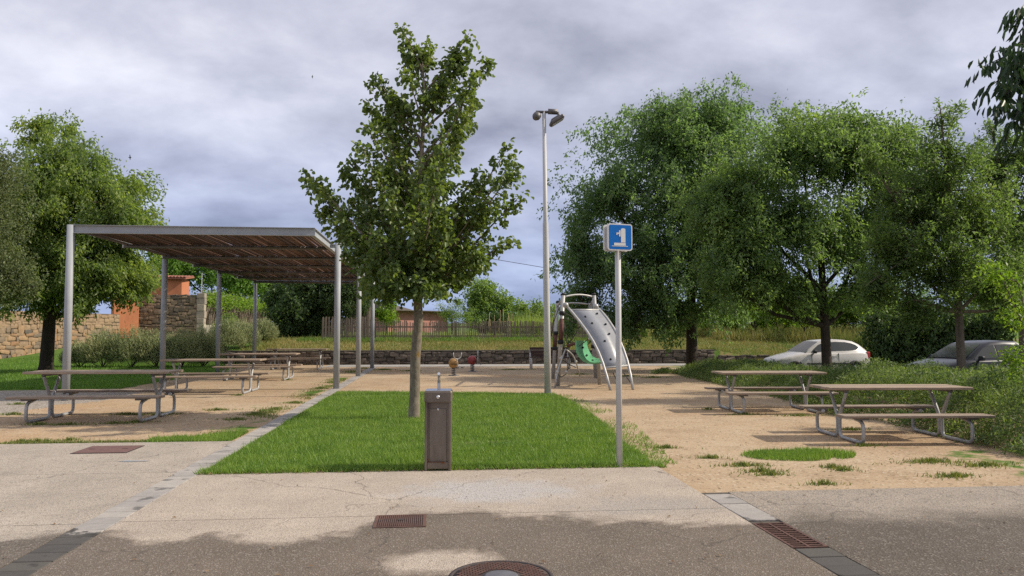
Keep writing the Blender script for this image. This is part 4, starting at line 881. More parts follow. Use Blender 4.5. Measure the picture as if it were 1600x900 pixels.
def left_walls():
    a, b = Vector((-23.5, 37.0, 0)), Vector((-19.6, 50.6, 0)); d = b - a; rz = math.atan2(d.y, d.x); rt = empty('warm_stone_wall', (a.x, a.y, 0.0), rz); props(rt, 'sunlit warm rubble stone wall behind the left lawn', 'wall'); L_ = d.length
    MB().box((L_ / 2, .25, 1.28), (L_, .44, 2.66)).build('core', M['warmmortar'], rt)
    stone_wall(rt, stone_meshes(M['warmstone'], 7, 3), L_, 2.55, .215, .36, 8, 300, y=.03, dep=.10, rest_mat=M['warmstone'], order=lambda c: c[1])
    # orange plastered pier
    c = at(195, 500, 50.6); rt = empty('orange_pier', (c.x, c.y, 0), R(32)); props(rt, 'orange plastered pier between two rubble stone walls', 'pier')
    MB().cbox((0, 0, 2.2), (1.5, .8, 3.4), .02).build('plaster', M['orange'], rt); MB().box((0, 0, 3.93), (1.6, .9, .06)).build('cap', M['coping'], rt)
    # shaded tall wall
    p0 = at(211, 500, 52.0); p1 = at(308, 500, 52.6); d = p1 - p0; d.z = 0; rz = math.atan2(d.y, d.x); z0 = tz(p0.x, p0.y); rt = empty('tall_stone_wall', (p0.x, p0.y, .6), rz); props(rt, 'tall shaded rubble stone wall beside the orange pier', 'wall'); L_ = d.length
    MB().box((L_ / 2, .26, 1.7), (L_ - .02, .44, 3.44)).build('core', M['mortar'], rt)
    stone_wall(rt, stone_meshes(M['wallstone'], 7, 5), L_, 3.42, .19, .36, 9, 300, y=.03, dep=.12, rest_mat=M['wallstone'])
    rr = random.Random(4); z = 0.0
    while z < 3.5:
        h = rr.uniform(.3, .5); h = min(h, 3.55 - z); MB().cbox((L_ + .22, .22 + rr.uniform(-.02, .02), z + h / 2), (.5 + rr.uniform(-.05, .05), .6, h - .015), .02).build('quoin', M['quoin'], rt); z += h
    # reed covered garden wall going back
    q0 = at(320, 500, 53.4); q1 = at(425, 500, 71.0); d = q1 - q0; d.z = 0; rz = math.atan2(d.y, d.x); rt = empty('reed_covered_wall', (q0.x, q0.y, .8), rz); props(rt, 'garden wall hung with dry reed and topped with green creeper', 'wall'); L_ = d.length
    MB().box((L_ / 2, .2, .55), (L_, .3, 1.3)).build('base_wall', M['concrete'], rt)
    MB().box((L_ / 2, .28, 2.0), (L_, .14, 2.3)).build('reed_backing', M['reed'], rt)
    rng = np.random.default_rng(3); n = 5200; X = rng.uniform(0, L_, n); Z = 1.15 + 2.0 * rng.uniform(0, 1, n); A = np.stack([rng.normal(0, .18, n), rng.normal(0, .12, n), np.ones(n)], 1); V, Fc = leaves(rng, np.stack([X, .18 + rng.normal(0, .05, n), Z - .5], 1), A, 1.0, .05, 0.0)
    props(link('dry_reeds', np_mesh('dry_reeds', V, Fc), M['reed'], rt), kind='stuff')
    n = 700; S = np.stack([rng.uniform(0, L_, n), .15 + rng.normal(0, .2, n), 3.05 + rng.normal(0, .16, n)], 1); E = S + rng.normal(size=(n, 3)) * .3; V, Fc = spray_leaves(rng, S, E, 14, .16, .09, .14, .4, .1)
    link('creeper', np_mesh('creeper', V, Fc), M['bright'], rt)
    # little orange house
    c = at(251, 457, 57); rt = empty('orange_house', (c.x, c.y, .8), R(8)); props(rt, 'small orange plastered house with red tiled eave above the wall', 'house')
    MB().cbox((0, 1.6, 2.35), (2.9, 3.2, 4.7), .02).build('wall', M['orange'], rt)
    rf = MB().prism([(-.3, 4.60), (3.6, 4.95), (3.6, 5.07), (-.3, 4.72)], 'x', -1.75, 1.75).build('roof', M['tile'], rt)
    V = []; F_ = []; n = 7
    for i in range(2):
        for k in range(n):
            a_ = math.pi * k / (n - 1); r_ = .105 - .015 * i; V.append((r_ * math.cos(a_), -.36 + i * 1.30, .07 * math.sin(a_) + i * .117))
    F_ = [(k, k + 1, n + k + 1, n + k) for k in range(n - 1)]; me = MB().add(V, F_, True).mesh('roof_tile'); me.materials.append(M['tile'])
    for j in range(3):
        for i in range(15): link('roof_tile', me, None, rf, (-1.65 + i * .236, j * 1.25, 4.73 + j * .112))
    MB().box((.7, -.012, 3.1), (.5, .05, .6)).build('window', M['glass'], rt)
    # thin rail
    rr_ = empty('hand_rail', at(235, 540, 40)); rr_.location.z = 0; props(rr_, 'thin metal hand rail behind the lavender shrubs', 'railing'); o0 = rr_.location.copy()
    P = [at(140, 523, 40.5) - o0, at(235, 527, 41) - o0, at(330, 533, 41.5) - o0]; MB().tube(P, .022, 6).build('rail', M['galv'], rr_)
    for p in P: q = p + o0; MB().tube([(p.x, p.y, p.z), (p.x, p.y, tz(q.x, q.y))], .02, 6).build('rail_post', M['galv'], rr_)
    c = at(314, 500, 56); rt = empty('thin_mast', (c.x, c.y, .9)); props(rt, 'thin grey antenna mast behind the reed covered wall', 'mast'); MB().tube([(0, 0, 0), (0, 0, 4.9)], [.03, .022], 8).build('mast_tube', M['galv'], rt); MB().box((0, 0, .02), (.2, .2, .04)).build('mast_foot', M['galv'], rt)
left_walls()

# ------------------------------------------------------------------ picket fence and things behind it
def picket(x0, x1, y, label, hs, seed, sp=.098):
    rt = empty('picket_fence', (x0, y, tz(x0, y))); props(rt, label, 'fence'); rr = random.Random(seed); L_ = x1 - x0; n = int(L_ / sp)
    ms = []
    for k in range(4):
        w_ = .046 + .005 * k; h = hs * (0.95 + .035 * k); ms.append(MB().prism([(-w_ / 2, 0), (w_ / 2, 0), (w_ / 2, h - .05), (0, h), (-w_ / 2, h - .05)], 'y', -.012, .012).mesh('picket')); ms[-1].materials.append(M['fencewood'])
    for i in range(n):
        o = link('picket', rr.choice(ms), None, rt, (i * sp, -.035 + rr.uniform(-.005, .005), .03 + rr.uniform(-.015, .02))); o.rotation_euler.y = rr.uniform(-.03, .03)
    for z in (.22, .70): MB().box((L_ / 2, 0, z), (L_, .04, .07)).build('rail', M['fencewood'], rt)
    for i in range(int(L_ / 2.1) + 1): MB().box((i * 2.1 + .03, .05, hs * .5 + .02), (.09, .09, hs + .04)).build('fence_post', M['fencewood'], rt)
p0, p1 = at(586, 520, 41.2), at(1008, 520, 41.2)
YF = 41.2
picket(p0.x, p1.x, YF, 'long grey wooden picket fence on the bank above the low wall', 0.97, 2)
p2, p3 = at(506, 515, 40.9), at(584, 515, 40.9)
picket(p2.x, p3.x, YF - .1, 'short dark close-boarded fence under the ivy-covered trees', 1.15, 3, .075)
def red_house():
    c = at(660, 500, 66); z = tz(c.x, c.y); rt = empty('red_brick_building', (c.x, c.y, z), R(45)); props(rt, 'long low red brick building far behind the picket fence', 'building')
    MB().cbox((0, 3, .9), (7.2, 5, 2.0), .02).build('wall', M['brickred'], rt)
    MB().box((0, 2.6, 1.93), (7.4, 5.6, .07)).build('wall_cap', M['coping'], rt)
    MB().prism([(-3.6, 1.98), (-3.6, 2.6), (-.4, 1.98)], 'y', .6, 5.0).build('roof', M['roofgrey'], rt)
red_house()
def trellis():
    c = at(783, 500, 46); z = tz(c.x, c.y); rt = empty('cane_trellis', (c.x, c.y, z)); props(rt, 'dry cane bean trellis in the garden behind the fence', 'trellis'); rr = random.Random(8)
    MB().tube([(-.85, 0, .98), (.85, 0, 1.0)], .02, 6).build('cross_cane', M['cane'], rt)
    for i in range(9): x = -.8 + i * .2; MB().tube([(x, rr.uniform(-.1, .1), 0), (x + rr.uniform(-.12, .12), rr.uniform(-.1, .1), rr.uniform(1.0, 1.75))], .016, 5).build('cane', M['cane'], rt)
trellis()

# ------------------------------------------------------------------ cars
def car(label, loc, rz, paint, screen, S=1.0, glassm='glass'):
    rt = empty('parked_car', loc, rz); rt.scale = (S, S, S); props(rt, label, 'car', 'cars parked under the trees')
    st = [(0.0, .50, .30, .50, 0), (.06, .64, .22, .60, .01), (.22, .74, .20, .70, .02), (.6, .80, .20, .80, .035), (1.0, .815, .20, .885, .04), (1.22, .82, .20, .93, .03), (1.6, .825, .20, .94, 0), (2.4, .825, .20, .955, 0), (3.0, .815, .21, .975, 0), (3.45, .78, .24, .985, 0), (3.68, .72, .28, .95, 0), (3.80, .64, .34, .80, 0), (3.84, .56, .40, .66, 0)]
    V = []; F_ = []
    for x, w_, zb, zt, cr in st:
        half = [(0, zb - .02), (w_ * .88, zb), (w_ * .98, zb + .12), (w_ + .005, (zb + zt) / 2 + .02), (w_ * .985, zt - .09), (w_ * .93, zt - .015), (w_ * .80, zt + cr * .6), (w_ * .4, zt + cr), (0, zt + cr * 1.1)]
        ring = half + [(-a, b) for a, b in half[-2:0:-1]]; V += [(x, a, b) for a, b in ring]
    n = 16
    for i in range(len(st) - 1):
        for k in range(n): F_.append((i * n + k, i * n + (k + 1) % n, (i + 1) * n + (k + 1) % n, (i + 1) * n + k))
    F_ += [tuple(range(n)), tuple((len(st) - 1) * n + k for k in reversed(range(n)))]
    MB().add(V, F_, True).build('body', paint, rt)
    gh = [(1.08, .74, .895, .72, .905), (1.30, .75, .92, .68, 1.06), (1.55, .76, .93, .62, 1.22), (1.78, .765, .935, .575, 1.345), (2.0, .77, .94, .565, 1.395), (2.4, .775, .95, .565, 1.42), (2.8, .77, .96, .565, 1.405), (3.15, .755, .975, .56, 1.35), (3.4, .735, .98, .57, 1.24), (3.62, .70, .97, .62, 1.06), (3.70, .68, .95, .66, .96)]
    V = []; F_ = []
    for x, wb, zb, wt, zt in gh: V += [(x, -wb, zb - .02), (x, -wt - .01, zt - .03), (x, -wt + .05, zt), (x, 0, zt + .015), (x, wt - .05, zt), (x, wt + .01, zt - .03), (x, wb, zb - .02)]
    for i in range(len(gh) - 1):
        for k in range(6): F_.append((i * 7 + k, i * 7 + k + 1, i * 7 + 8 + k, i * 7 + 7 + k))
    F_ += [tuple(range(7)), tuple((len(gh) - 1) * 7 + k for k in reversed(range(7)))]
    MB().add(V, F_, True).build('cabin', paint, rt)
    def gi(x):
        for a, b in zip(gh, gh[1:]):
            if a[0] <= x <= b[0]: t = (x - a[0]) / (b[0] - a[0]); return [p + (q - p) * t for p, q in zip(a, b)]
        return gh[-1]
    def win(name, xs, lo, hi, m_):
        for s in (-1, 1):
            V = []; F_ = []
            for i, x in enumerate(xs):
                _, wb, zb, wt, zt = gi(x)
                for t in (lo[i], hi[i]):
                    z = zb - .02 + (zt - .03 - zb + .02) * t; y = wb + (wt + .01 - wb) * t; V.append((x, s * (y + .006), z))
            F_ = [(2 * i, 2 * i + 1, 2 * i + 3, 2 * i + 2) for i in range(len(xs) - 1)]; MB().add(V, F_, True).build(name, m_, rt)
    win('side_window', [1.36, 1.5, 1.7, 1.9, 2.05], [.14] * 5, [.35, .68, .86, .88, .88], M[glassm])
    win('side_window', [2.10, 2.4, 2.8, 3.05, 3.22, 3.32], [.14, .14, .15, .18, .26, .46], [.88, .88, .88, .86, .80, .66], M[glassm])
    def top(name, xs, ins, m_):
        V = []; F_ = []
        for x in xs:
            _, wb, zb, wt, zt = gi(x)
            for y in (-wt + ins, 0, wt - ins): V.append((x, y, zt + (.021 if y == 0 else .008)))
        for i in range(len(xs) - 1):
            for k in range(2): F_.append((i * 3 + k, i * 3 + k + 1, i * 3 + 4 + k, i * 3 + 3 + k))
        MB().add(V, F_, True).build(name, m_, rt)
    top('windscreen', [1.15, 1.30, 1.55, 1.76], .07, M[screen]); top('rear_window', [3.25, 3.4, 3.58], .1, M[glassm])
    for x in (.68, 3.08):
        for s in (-1, 1):
            wh = empty('wheel', (x, s * .74, .29)); wh.parent = rt
            MB().lathe([(.17, -.09), (.26, -.095), (.295, -.07), (.295, .07), (.26, .095), (.17, .09)], (0, 0, 0), 28, (0, s, 0)).build('tyre', M['tyre'], wh)
            o = MB().lathe([(0, .07), (.05, .08), (.17, .085), (.185, .07)], (0, 0, 0), 24, (0, s, 0)); o.build('rim', M['rim'], wh)
            MB().lathe([(.30, .02), (.345, .105), (.30, .107)], (0, 0, 0.01), 28, (0, s, 0)).build('wheel_arch', M['rubber'], wh)
    for s in (-1, 1):
        MB().add([(.10, s * .62, .50), (.42, s * .775, .60), (.50, s * .77, .70), (.20, s * .66, .66)], [(0, 1, 2, 3)]).add([(.095, s * .40, .50), (.10, s * .63, .50), (.20, s * .665, .665), (.19, s * .46, .665)], [(0, 1, 2, 3)]).build('headlight', M['lamp'], rt)
        MB().cbox((3.70, s * .655, .83), (.16, .13, .26), .03).build('tail_light', M['taillamp'], rt)
        mr = MB().cbox((1.42, s * .90, .97), (.12, .17, .12), .03).build('wing_mirror', M['rubber'] if paint == M['carwhite'] else paint, rt)
        MB().box((1.46, s * .81, .94), (.05, .10, .04)).build('mirror_arm', M['rubber'], mr)
        MB().cbox((2.25, s * .828, .80), (.16, .03, .03), .008).build('door_handle', paint, rt)
        MB().box((2.0, s * .832, .52), (1.7, .016, .06)).build('rub_strip', M['rubber'], rt)
        for x_ in (1.34, 2.42): MB().box((x_, s * .815, .66), (.012, .03, .50)).build('door_seam', M['rubber'], rt)
    MB().cbox((.03, 0, .38), (.10, .9, .12), .02).build('grille', M['rubber'], rt); MB().box((-.025, 0, .45), (.012, .5, .11)).build('number_plate', M['signwhite'], rt)
    return rt
cp = at(1216, 572, 28.6)
car('dusty white hatchback parked behind a tree trunk and junipers', (cp.x, cp.y + .9, tz(cp.x + 1.5, cp.y)), R(3), M['carwhite'], 'dustglass', 1.0)
cp = at(1450, 580, 20.5)
car('glossy dark grey car parked at the end of the juniper bed', (cp.x, cp.y + .8, tz(cp.x + 1, cp.y + .8)), R(6), M['cardark'], 'glass', 1.03)

# ------------------------------------------------------------------ trees
def B(px, d, py=None, dz=0):
    p = at(px, 560, d); return Vector((p.x, p.y, tz(p.x, p.y) + dz))
def LO(base, px, py, d, rx, ry, rz): p = at(px, py, d) - base; return (p.x, p.y, p.z, rx, ry, rz)
# young tree on the lawn: limbs aimed at the tips the photo shows
def lawn_tree():
    rng = np.random.default_rng(12); rr = random.Random(12); b = G(646, 656); rt = empty('lawn_tree', b); props(rt, 'young broad-leaved tree with upswept branches growing in the lawn', 'tree')
    d0 = b.dot(FW)
    def A(px, py, dd=0): return at(px, py, d0 + dd) - b
    trunk = [Vector((0, 0, -.02)), Vector((0.01, 0, .06)), A(648, 615), A(649, 560), A(654, 500), A(652, 450), A(655, 380), A(654, 300), A(660, 220), A(664, 150), A(660, 95)]
    rad = [.135, .102, .088, .086, .078, .076, .064, .05, .036, .022, .008]
    tb = MB(); tb.tube(trunk, rad, 12)
    tips = [(626, 38), (668, 62), (737, 46), (766, 92), (586, 118), (573, 160), (748, 150), (566, 190), (800, 226), (814, 256), (470, 268), (528, 248), (560, 222), (803, 370), (785, 300), (520, 345), (540, 302), (598, 440), (700, 444), (652, 440), (562, 400), (742, 415), (580, 322), (722, 205), (618, 150), (692, 120), (640, 90), (712, 80), (600, 260), (700, 280), (500, 290), (770, 270), (560, 440), (610, 380), (690, 370), (725, 330), (760, 385), (545, 365)]
    tips += [(x + (655 - x) * rr.uniform(0, .35) + rr.uniform(-14, 14), min(442, y + rr.uniform(-8, 45))) for x, y in tips]
    tips = [(655 + (x - 655) * .95, y + 6) for x, y in tips]
    tips = [(x, y, rr.uniform(-1.1, 1.1) * min(1, (y - 20) / 200)) for x, y in tips] + [(rr.uniform(575, 725), rr.uniform(200, 440), rr.choice((-1, 1)) * rr.uniform(.7, 1.7)) for _ in range(26)]
    Ss, Es = [], []
    for x, y, dd in tips:
        T = A(x, y, dd); hz_ = math.hypot(T.x - .1, T.y); zs = max(trunk[5].z * .98, T.z - hz_ * rr.uniform(.75, 1.15) - .35)
        if T.z < 2.6: zs = trunk[5].z + .12
        for p, q in zip(trunk[4:], trunk[5:]):
            if p.z <= zs <= q.z: st = p.lerp(q, (zs - p.z) / (q.z - p.z))
        if zs > trunk[-1].z: st = trunk[-2]
        m1 = st.lerp(T, .5) + Vector((rr.uniform(-.08, .08), rr.uniform(-.08, .08), -.06 * (T - st).length + .02)); L_ = (T - st).length
        tb.tube([st, m1, T], [.012 + .009 * L_, .008 + .005 * L_, .004], 6, False)
        n = int(5 + 13 * L_)
        for k in range(n):
            u = .18 + .82 * rr.random() ** .8; p = (st.lerp(m1, u * 2) if u < .5 else m1.lerp(T, u * 2 - 1)); rad_ = .40 * (1.12 - u) * min(1, L_ / 1.2) + .07
            v = Vector(rng.normal(size=3)).normalized() * rad_ * rr.random() ** .4; Ss.append(p); Es.append(p + v + (T - st).normalized() * .10)
    tb.build('trunk', M['palebark'], rt)
    V, Fc = spray_leaves(rng, np.array(Ss), np.array(Es), 8, .098, .070, .065, .6, .05, up=.6, hexa=True, t0=.3)
    link('crown', np_mesh('crown', V, Fc), M['hazel'], rt)
lawn_tree()
def std(base, h, r, lean=(0, 0)): return [(0, 0, -.1, r * 1.25), (lean[0] * .1, lean[1] * .1, h * .06, r), (lean[0] * .4, lean[1] * .4, h * .45, r * .85), (lean[0], lean[1], h, r * .55)]
# right-hand row
b = B(1081, 31)
tree('elm_tree', 'tall dark elm behind the climbing frame with a wide drooping crown', b, std(b, 5.0, .24), [LO(b, 1050, 240, 31, 3.4, 3.2, 2.2), LO(b, 955, 320, 30.5, 2.1, 2.4, 1.9), LO(b, 1130, 210, 31.5, 2.6, 2.8, 1.7), LO(b, 930, 420, 30, 1.6, 2.2, 1.6), LO(b, 1010, 420, 30, 2.2, 2.4, 1.9), LO(b, 1090, 400, 30, 2.5, 2.6, 2.2), LO(b, 1080, 330, 31, 3.3, 3.2, 2.2), LO(b, 1000, 480, 30, 1.7, 1.8, 1.2), LO(b, 915, 480, 29.6, 1.1, 1.4, 1.1), LO(b, 960, 510, 29.6, 1.2, 1.4, .7), LO(b, 1050, 500, 29.8, 1.4, 1.6, .7), LO(b, 1120, 470, 30, 1.5, 1.8, .9), LO(b, 1040, 190, 31, 2.0, 2.2, 1.1), LO(b, 905, 380, 30.5, 1.1, 1.5, 1.5)], 5400, 22, (.165, .07), .95, .5, M['elmdark'], M['bark'], 31, spread=.10, sag=.16, sig=.075, clus=1.1, bough=.42)
b = B(1293, 25.5)
tree('elm_tree', 'spreading elm standing in front of the white car', b, std(b, 4.2, .17, (-.15, 0)), [LO(b, 1250, 240, 25.5, 2.4, 2.4, 1.5), LO(b, 1160, 300, 25, 1.7, 2.0, 1.3), LO(b, 1330, 230, 25.5, 1.9, 2.2, 1.4), LO(b, 1390, 300, 25.8, 1.5, 1.8, 1.5), LO(b, 1150, 390, 24.5, 1.6, 1.8, 1.2), LO(b, 1250, 370, 25, 2.3, 2.3, 1.5), LO(b, 1350, 380, 25.5, 1.8, 2.0, 1.4), LO(b, 1190, 450, 24.5, 1.5, 1.6, .75), LO(b, 1130, 440, 24.3, .9, 1.2, .7), LO(b, 1230, 470, 25, 1.2, 1.4, .5), LO(b, 1340, 455, 25.5, 1.3, 1.5, .55), LO(b, 1110, 330, 25, .8, 1.1, .8), LO(b, 1410, 220, 25.5, .9, 1.2, .8)], 5600, 21, (.14, .058), .8, .45, M['elm'], M['bark'], 32, spread=.10, sag=.16, sig=.075, clus=1.1, bough=.42)
b = B(1503, 17.2)
tree('ash_tree', 'slim young ash with a loose pale crown by the dark car', b, std(b, 4.4, .095, (-.1, 0)), [LO(b, 1470, 300, 17.2, 1.05, 1.2, 1.0), LO(b, 1420, 390, 17, .95, 1.1, .8), LO(b, 1530, 330, 17.4, .9, 1.1, 1.0), LO(b, 1480, 225, 17.2, .55, .7, .8), LO(b, 1550, 420, 17.2, .8, 1.0, .7), LO(b, 1400, 300, 17.3, .7, .9, .7), LO(b, 1475, 400, 16.9, 1.0, 1.1, .8), LO(b, 1470, 175, 17.2, .2, .22, .4), LO(b, 1370, 430, 16.9, .6, .8, .55), LO(b, 1440, 470, 16.8, .8, .9, .4), LO(b, 1360, 250, 17.4, .35, .4, .5), LO(b, 1590, 470, 17.3, .7, .8, .4)], 2300, 20, (.11, .04), .6, .15, M['ash'], M['greybark'], 33, spread=.07, sag=.02, upness=.7, sig=.09, clus=1.3, bough=.40, fall=-.9)
b = B(1600, 19.5)
tree('ash_tree', 'young ash with an open top at the end of the row beyond the dark car', b, std(b, 4.6, .11), [LO(b, 1560, 260, 19.5, .75, 1.0, 1.0), LO(b, 1610, 330, 19.5, 1.3, 1.4, 1.2), LO(b, 1640, 230, 19.5, .9, 1.0, .9), LO(b, 1580, 420, 19.5, 1.2, 1.3, 1.0), LO(b, 1550, 205, 19.5, .2, .25, .35)], 1700, 22, (.105, .042), .5, .15, M['ash'], M['greybark'], 34, spread=.07, sag=.02, upness=.7, sig=.09, clus=1.3, bough=.40, fall=-.9)
b = B(1625, 12.2)
tree('bright_sapling', 'bright yellow-green sapling beside the juniper bed', b, std(b, 1.9, .035), [LO(b, 1590, 440, 12.2, .45, .5, .35), LO(b, 1610, 500, 12.2, .6, .6, .4), LO(b, 1560, 420, 12.2, .18, .2, .15), LO(b, 1600, 560, 12.1, .5, .5, .25)], 130, 16, (.075, .035), .35, .05, M['bright'], M['greybark'], 35, spread=.05, sag=.03, upness=.5)
# big tree beside the camera: its crown and shadow stay out of view, one branch hangs into view
b = Vector((7.6, -1.6, 0))
big = tree('near_ash_tree', 'large dark ash beside the pavement with one leafy branch reaching into the sky', b, [(0, 0, -.1, .42), (0, 0, .4, .33), (.1, 0, 3.0, .27), (.2, .1, 7.5, .16)], [(-1.0, .2, 5.6, 3.4, 3.2, 1.9), (.2, .4, 8.6, 3.8, 3.8, 2.4), (1.2, 0, 11.4, 3.2, 3.3, 2.2), (2.6, -.6, 7.2, 2.8, 3.0, 2.2), (-1.2, -2.2, 8.4, 2.8, 2.6, 2.4), (-1.6, .8, 8.2, 2.2, 2.8, 1.8), (4.6, .4, 6.2, 3.2, 3.5, 2.4)], 5600, 24, (.20, .09), .8, .35, M['nearleaf'], M['bark'], 36, spread=.16, sag=.15, inner=.1)
def branch():
    rng = np.random.default_rng(4); o = MB(); dd = 3.4
    st = Vector((.1, 0, 3.4)); tips = [(1536, 104), (1552, 82), (1542, 140), (1562, 160), (1584, 188), (1596, 122), (1600, 165), (1576, 97), (1608, 74), (1610, 140), (1600, 5), (1625, 30), (1620, 190), (1640, 100)]
    hub = at(1650, 90, dd) - b; o.tube([st, st.lerp(hub, .5) + Vector((0, 0, .5)), hub], [.06, .03, .014], 8, False); C, A_ = [], []
    for i, (x, y) in enumerate(tips):
        T = at(x, y, dd + rng.uniform(-.22, .22)) - b; m1 = hub.lerp(T, .55) + Vector((0, 0, .05)); o.tube([hub, m1, T], [.008, .004, .0015], 5, False)
        for k in range(15 if x > 1560 else 11):
            u = .25 + .75 * k / 10.; p = hub.lerp(m1, u * 2) if u < .5 else m1.lerp(T, min(1, u * 2 - 1)); rach = Vector((rng.normal(), rng.normal(), rng.normal() * .4)).normalized() * .087
            if u < .5 and x < 1560: continue
            for j in range(5):
                q = p + rach * (j / 4) + Vector((0, 0, -.011 * j)); C.append(q); v = rach.normalized() * .4 + Vector((rng.normal() * .25, rng.normal() * .25, -.95)); A_.append(v)
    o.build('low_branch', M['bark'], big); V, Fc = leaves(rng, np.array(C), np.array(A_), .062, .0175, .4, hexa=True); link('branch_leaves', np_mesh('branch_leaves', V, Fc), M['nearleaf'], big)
branch()
# left-hand trees
b = B(72, 29.6)
tree('hackberry_tree', 'broad bright-topped tree on the left lawn behind the pergola post', b, std(b, 4.5, .25, (.2, 0)), [LO(b, 110, 270, 29.6, 2.4, 2.6, 1.6), LO(b, 180, 320, 29.5, 1.7, 2.2, 1.4), LO(b, 70, 330, 29, 2.4, 2.6, 1.8), LO(b, 160, 400, 29, 2.0, 2.4, 1.5), LO(b, 50, 430, 28.6, 2.2, 2.4, 1.3), LO(b, 120, 440, 28.8, 2.2, 2.2, 1.2), LO(b, 0, 400, 29, 2.2, 2.4, 2.0), LO(b, 75, 210, 29.6, .9, 1.1, .7), LO(b, 215, 350, 29.4, .95, 1.3, .9), LO(b, 190, 445, 29, 1.2, 1.4, .6), LO(b, 110, 200, 29.6, .5, .6, .35)], 4600, 24, (.165, .068), .6, .75, M['hackberry'], M['bark'], 41, spread=.11, sag=.2, sig=.085, clus=1.2, bough=.30)
b = B(-75, 25)
tree('oak_tree', 'grey-green evergreen oak at the edge of the left lawn', b, std(b, 4.2, .22), [LO(b, -40, 330, 25, 1.7, 2.0, 2.3), LO(b, -5, 420, 24.6, 1.2, 1.5, 1.0), LO(b, -70, 420, 25, 2.0, 2.2, 1.5), LO(b, -15, 270, 25, .8, 1.1, 1.1), LO(b, 25, 440, 24.4, .65, .8, .5)], 2400, 26, (.09, .045), .45, .2, M['olive'], M['bark'], 42, spread=.10, sag=.05)
# dark group behind the pergola
b = B(495, 44)
tree('ivy_tree', 'dense dark evergreen tree beyond the far end of the pergola', b, std(b, 3.2, .28), [LO(b, 480, 480, 44, 2.1, 2.2, 1.9), LO(b, 520, 470, 44.5, 1.8, 2.0, 2.2), LO(b, 455, 500, 43.5, 1.3, 1.5, 1.3), LO(b, 500, 425, 45, 2.0, 2.2, 1.6), LO(b, 440, 480, 44, 1.0, 1.2, 1.2)], 2200, 20, (.19, .1), .5, .3, M['deep'], M['bark'], 43, spread=.16)
b = B(573, 43)
tree('tall_cypress', 'tall dark cypress with a pale trunk behind the lawn tree', b, [(0, 0, -.1, .42), (0, 0, .5, .33), (.05, 0, 4, .26), (.1, 0, 9, .08)], [LO(b, 566, 440, 43, 1.0, 1.1, 1.6), LO(b, 568, 390, 43, 1.0, 1.1, 2.0), LO(b, 570, 340, 43, .7, .8, 1.6), LO(b, 555, 470, 43, 1.3, 1.2, .9)], 800, 18, (.14, .05), .5, -.3, M['deep'], M['greybark'], 44, spread=.10, sag=0, upness=.9)
b = B(549, 42.6)
tree('dark_conifer', 'slim dark tree leaning beside the tall cypress', b, std(b, 3.4, .13, (.1, 0)), [LO(b, 545, 450, 42.6, 1.0, 1.1, 1.0), LO(b, 535, 470, 42.6, .9, 1.0, 1.0)], 300, 16, (.14, .06), .5, 0, M['deep'], M['greybark'], 45, spread=.12)
b = B(604, 45)
tree('yellow_green_bush', 'yellow-green bush behind the fence beside the cypress trunk', b, std(b, 1.6, .07), [LO(b, 604, 492, 45, .8, .9, .9), LO(b, 612, 475, 45, .5, .6, .5)], 220, 14, (.13, .07), .35, .1, M['bright'], M['greybark'], 46, cat='bush', spread=.10)
# bright trees behind the orange house, and far trees
b = B(330, 78)
tree('bright_far_tree', 'bright green tree crown rising behind the reed covered wall', b, std(b, 4, .3), [LO(b, 330, 425, 78, 4.2, 3, 2.2), LO(b, 275, 415, 78, 3.2, 3, 2.2), LO(b, 375, 440, 78, 2.6, 2.6, 1.6)], 900, 14, (.34, .2), .8, .2, M['verge'], M['bark'], 47, spread=.28)
b = B(440, 82)
tree('dark_far_tree', 'dark tree rising behind the end of the reed covered wall', b, std(b, 4, .3), [LO(b, 420, 445, 82, 3.4, 3, 2.2), LO(b, 470, 440, 82, 3.2, 3, 2.4)], 600, 14, (.36, .2), .8, .2, M['farleaf'], M['bark'], 48, spread=.28)
b = B(762, 70)
tree('round_tree', 'large round-headed tree standing alone beyond the garden fence', b, std(b, 2.6, .25), [LO(b, 758, 472, 70, 2.2, 2.2, 1.9), LO(b, 745, 490, 70, 1.4, 1.8, 1.2), LO(b, 780, 485, 70, 1.3, 1.6, 1.2), LO(b, 755, 450, 70, 1.2, 1.4, .9)], 900, 14, (.24, .14), .5, .3, M['farleaf'], M['bark'], 49, spread=.2)
b = B(835, 62)
tree('round_tree', 'smaller rounded tree behind the tall yellow-green grass', b, std(b, 1.6, .18), [LO(b, 832, 488, 62, 1.5, 1.6, 1.2), LO(b, 850, 495, 62, 1.2, 1.4, 1.1)], 420, 14, (.2, .12), .45, .3, M['farleaf'], M['bark'], 50, spread=.18)
b = B(706, 47)
tree('airy_shrub', 'airy shrub with thin upright shoots behind the fence', b, std(b, 1.4, .05), [LO(b, 706, 488, 47, .95, .9, .7), LO(b, 735, 494, 47, .8, .8, .55), LO(b, 714, 470, 47, .45, .5, .55), LO(b, 690, 478, 47, .3, .3, .5)], 260, 11, (.11, .055), .5, .2, M['farleaf'], M['greybark'], 51, cat='shrub', spread=.13, upness=.9)
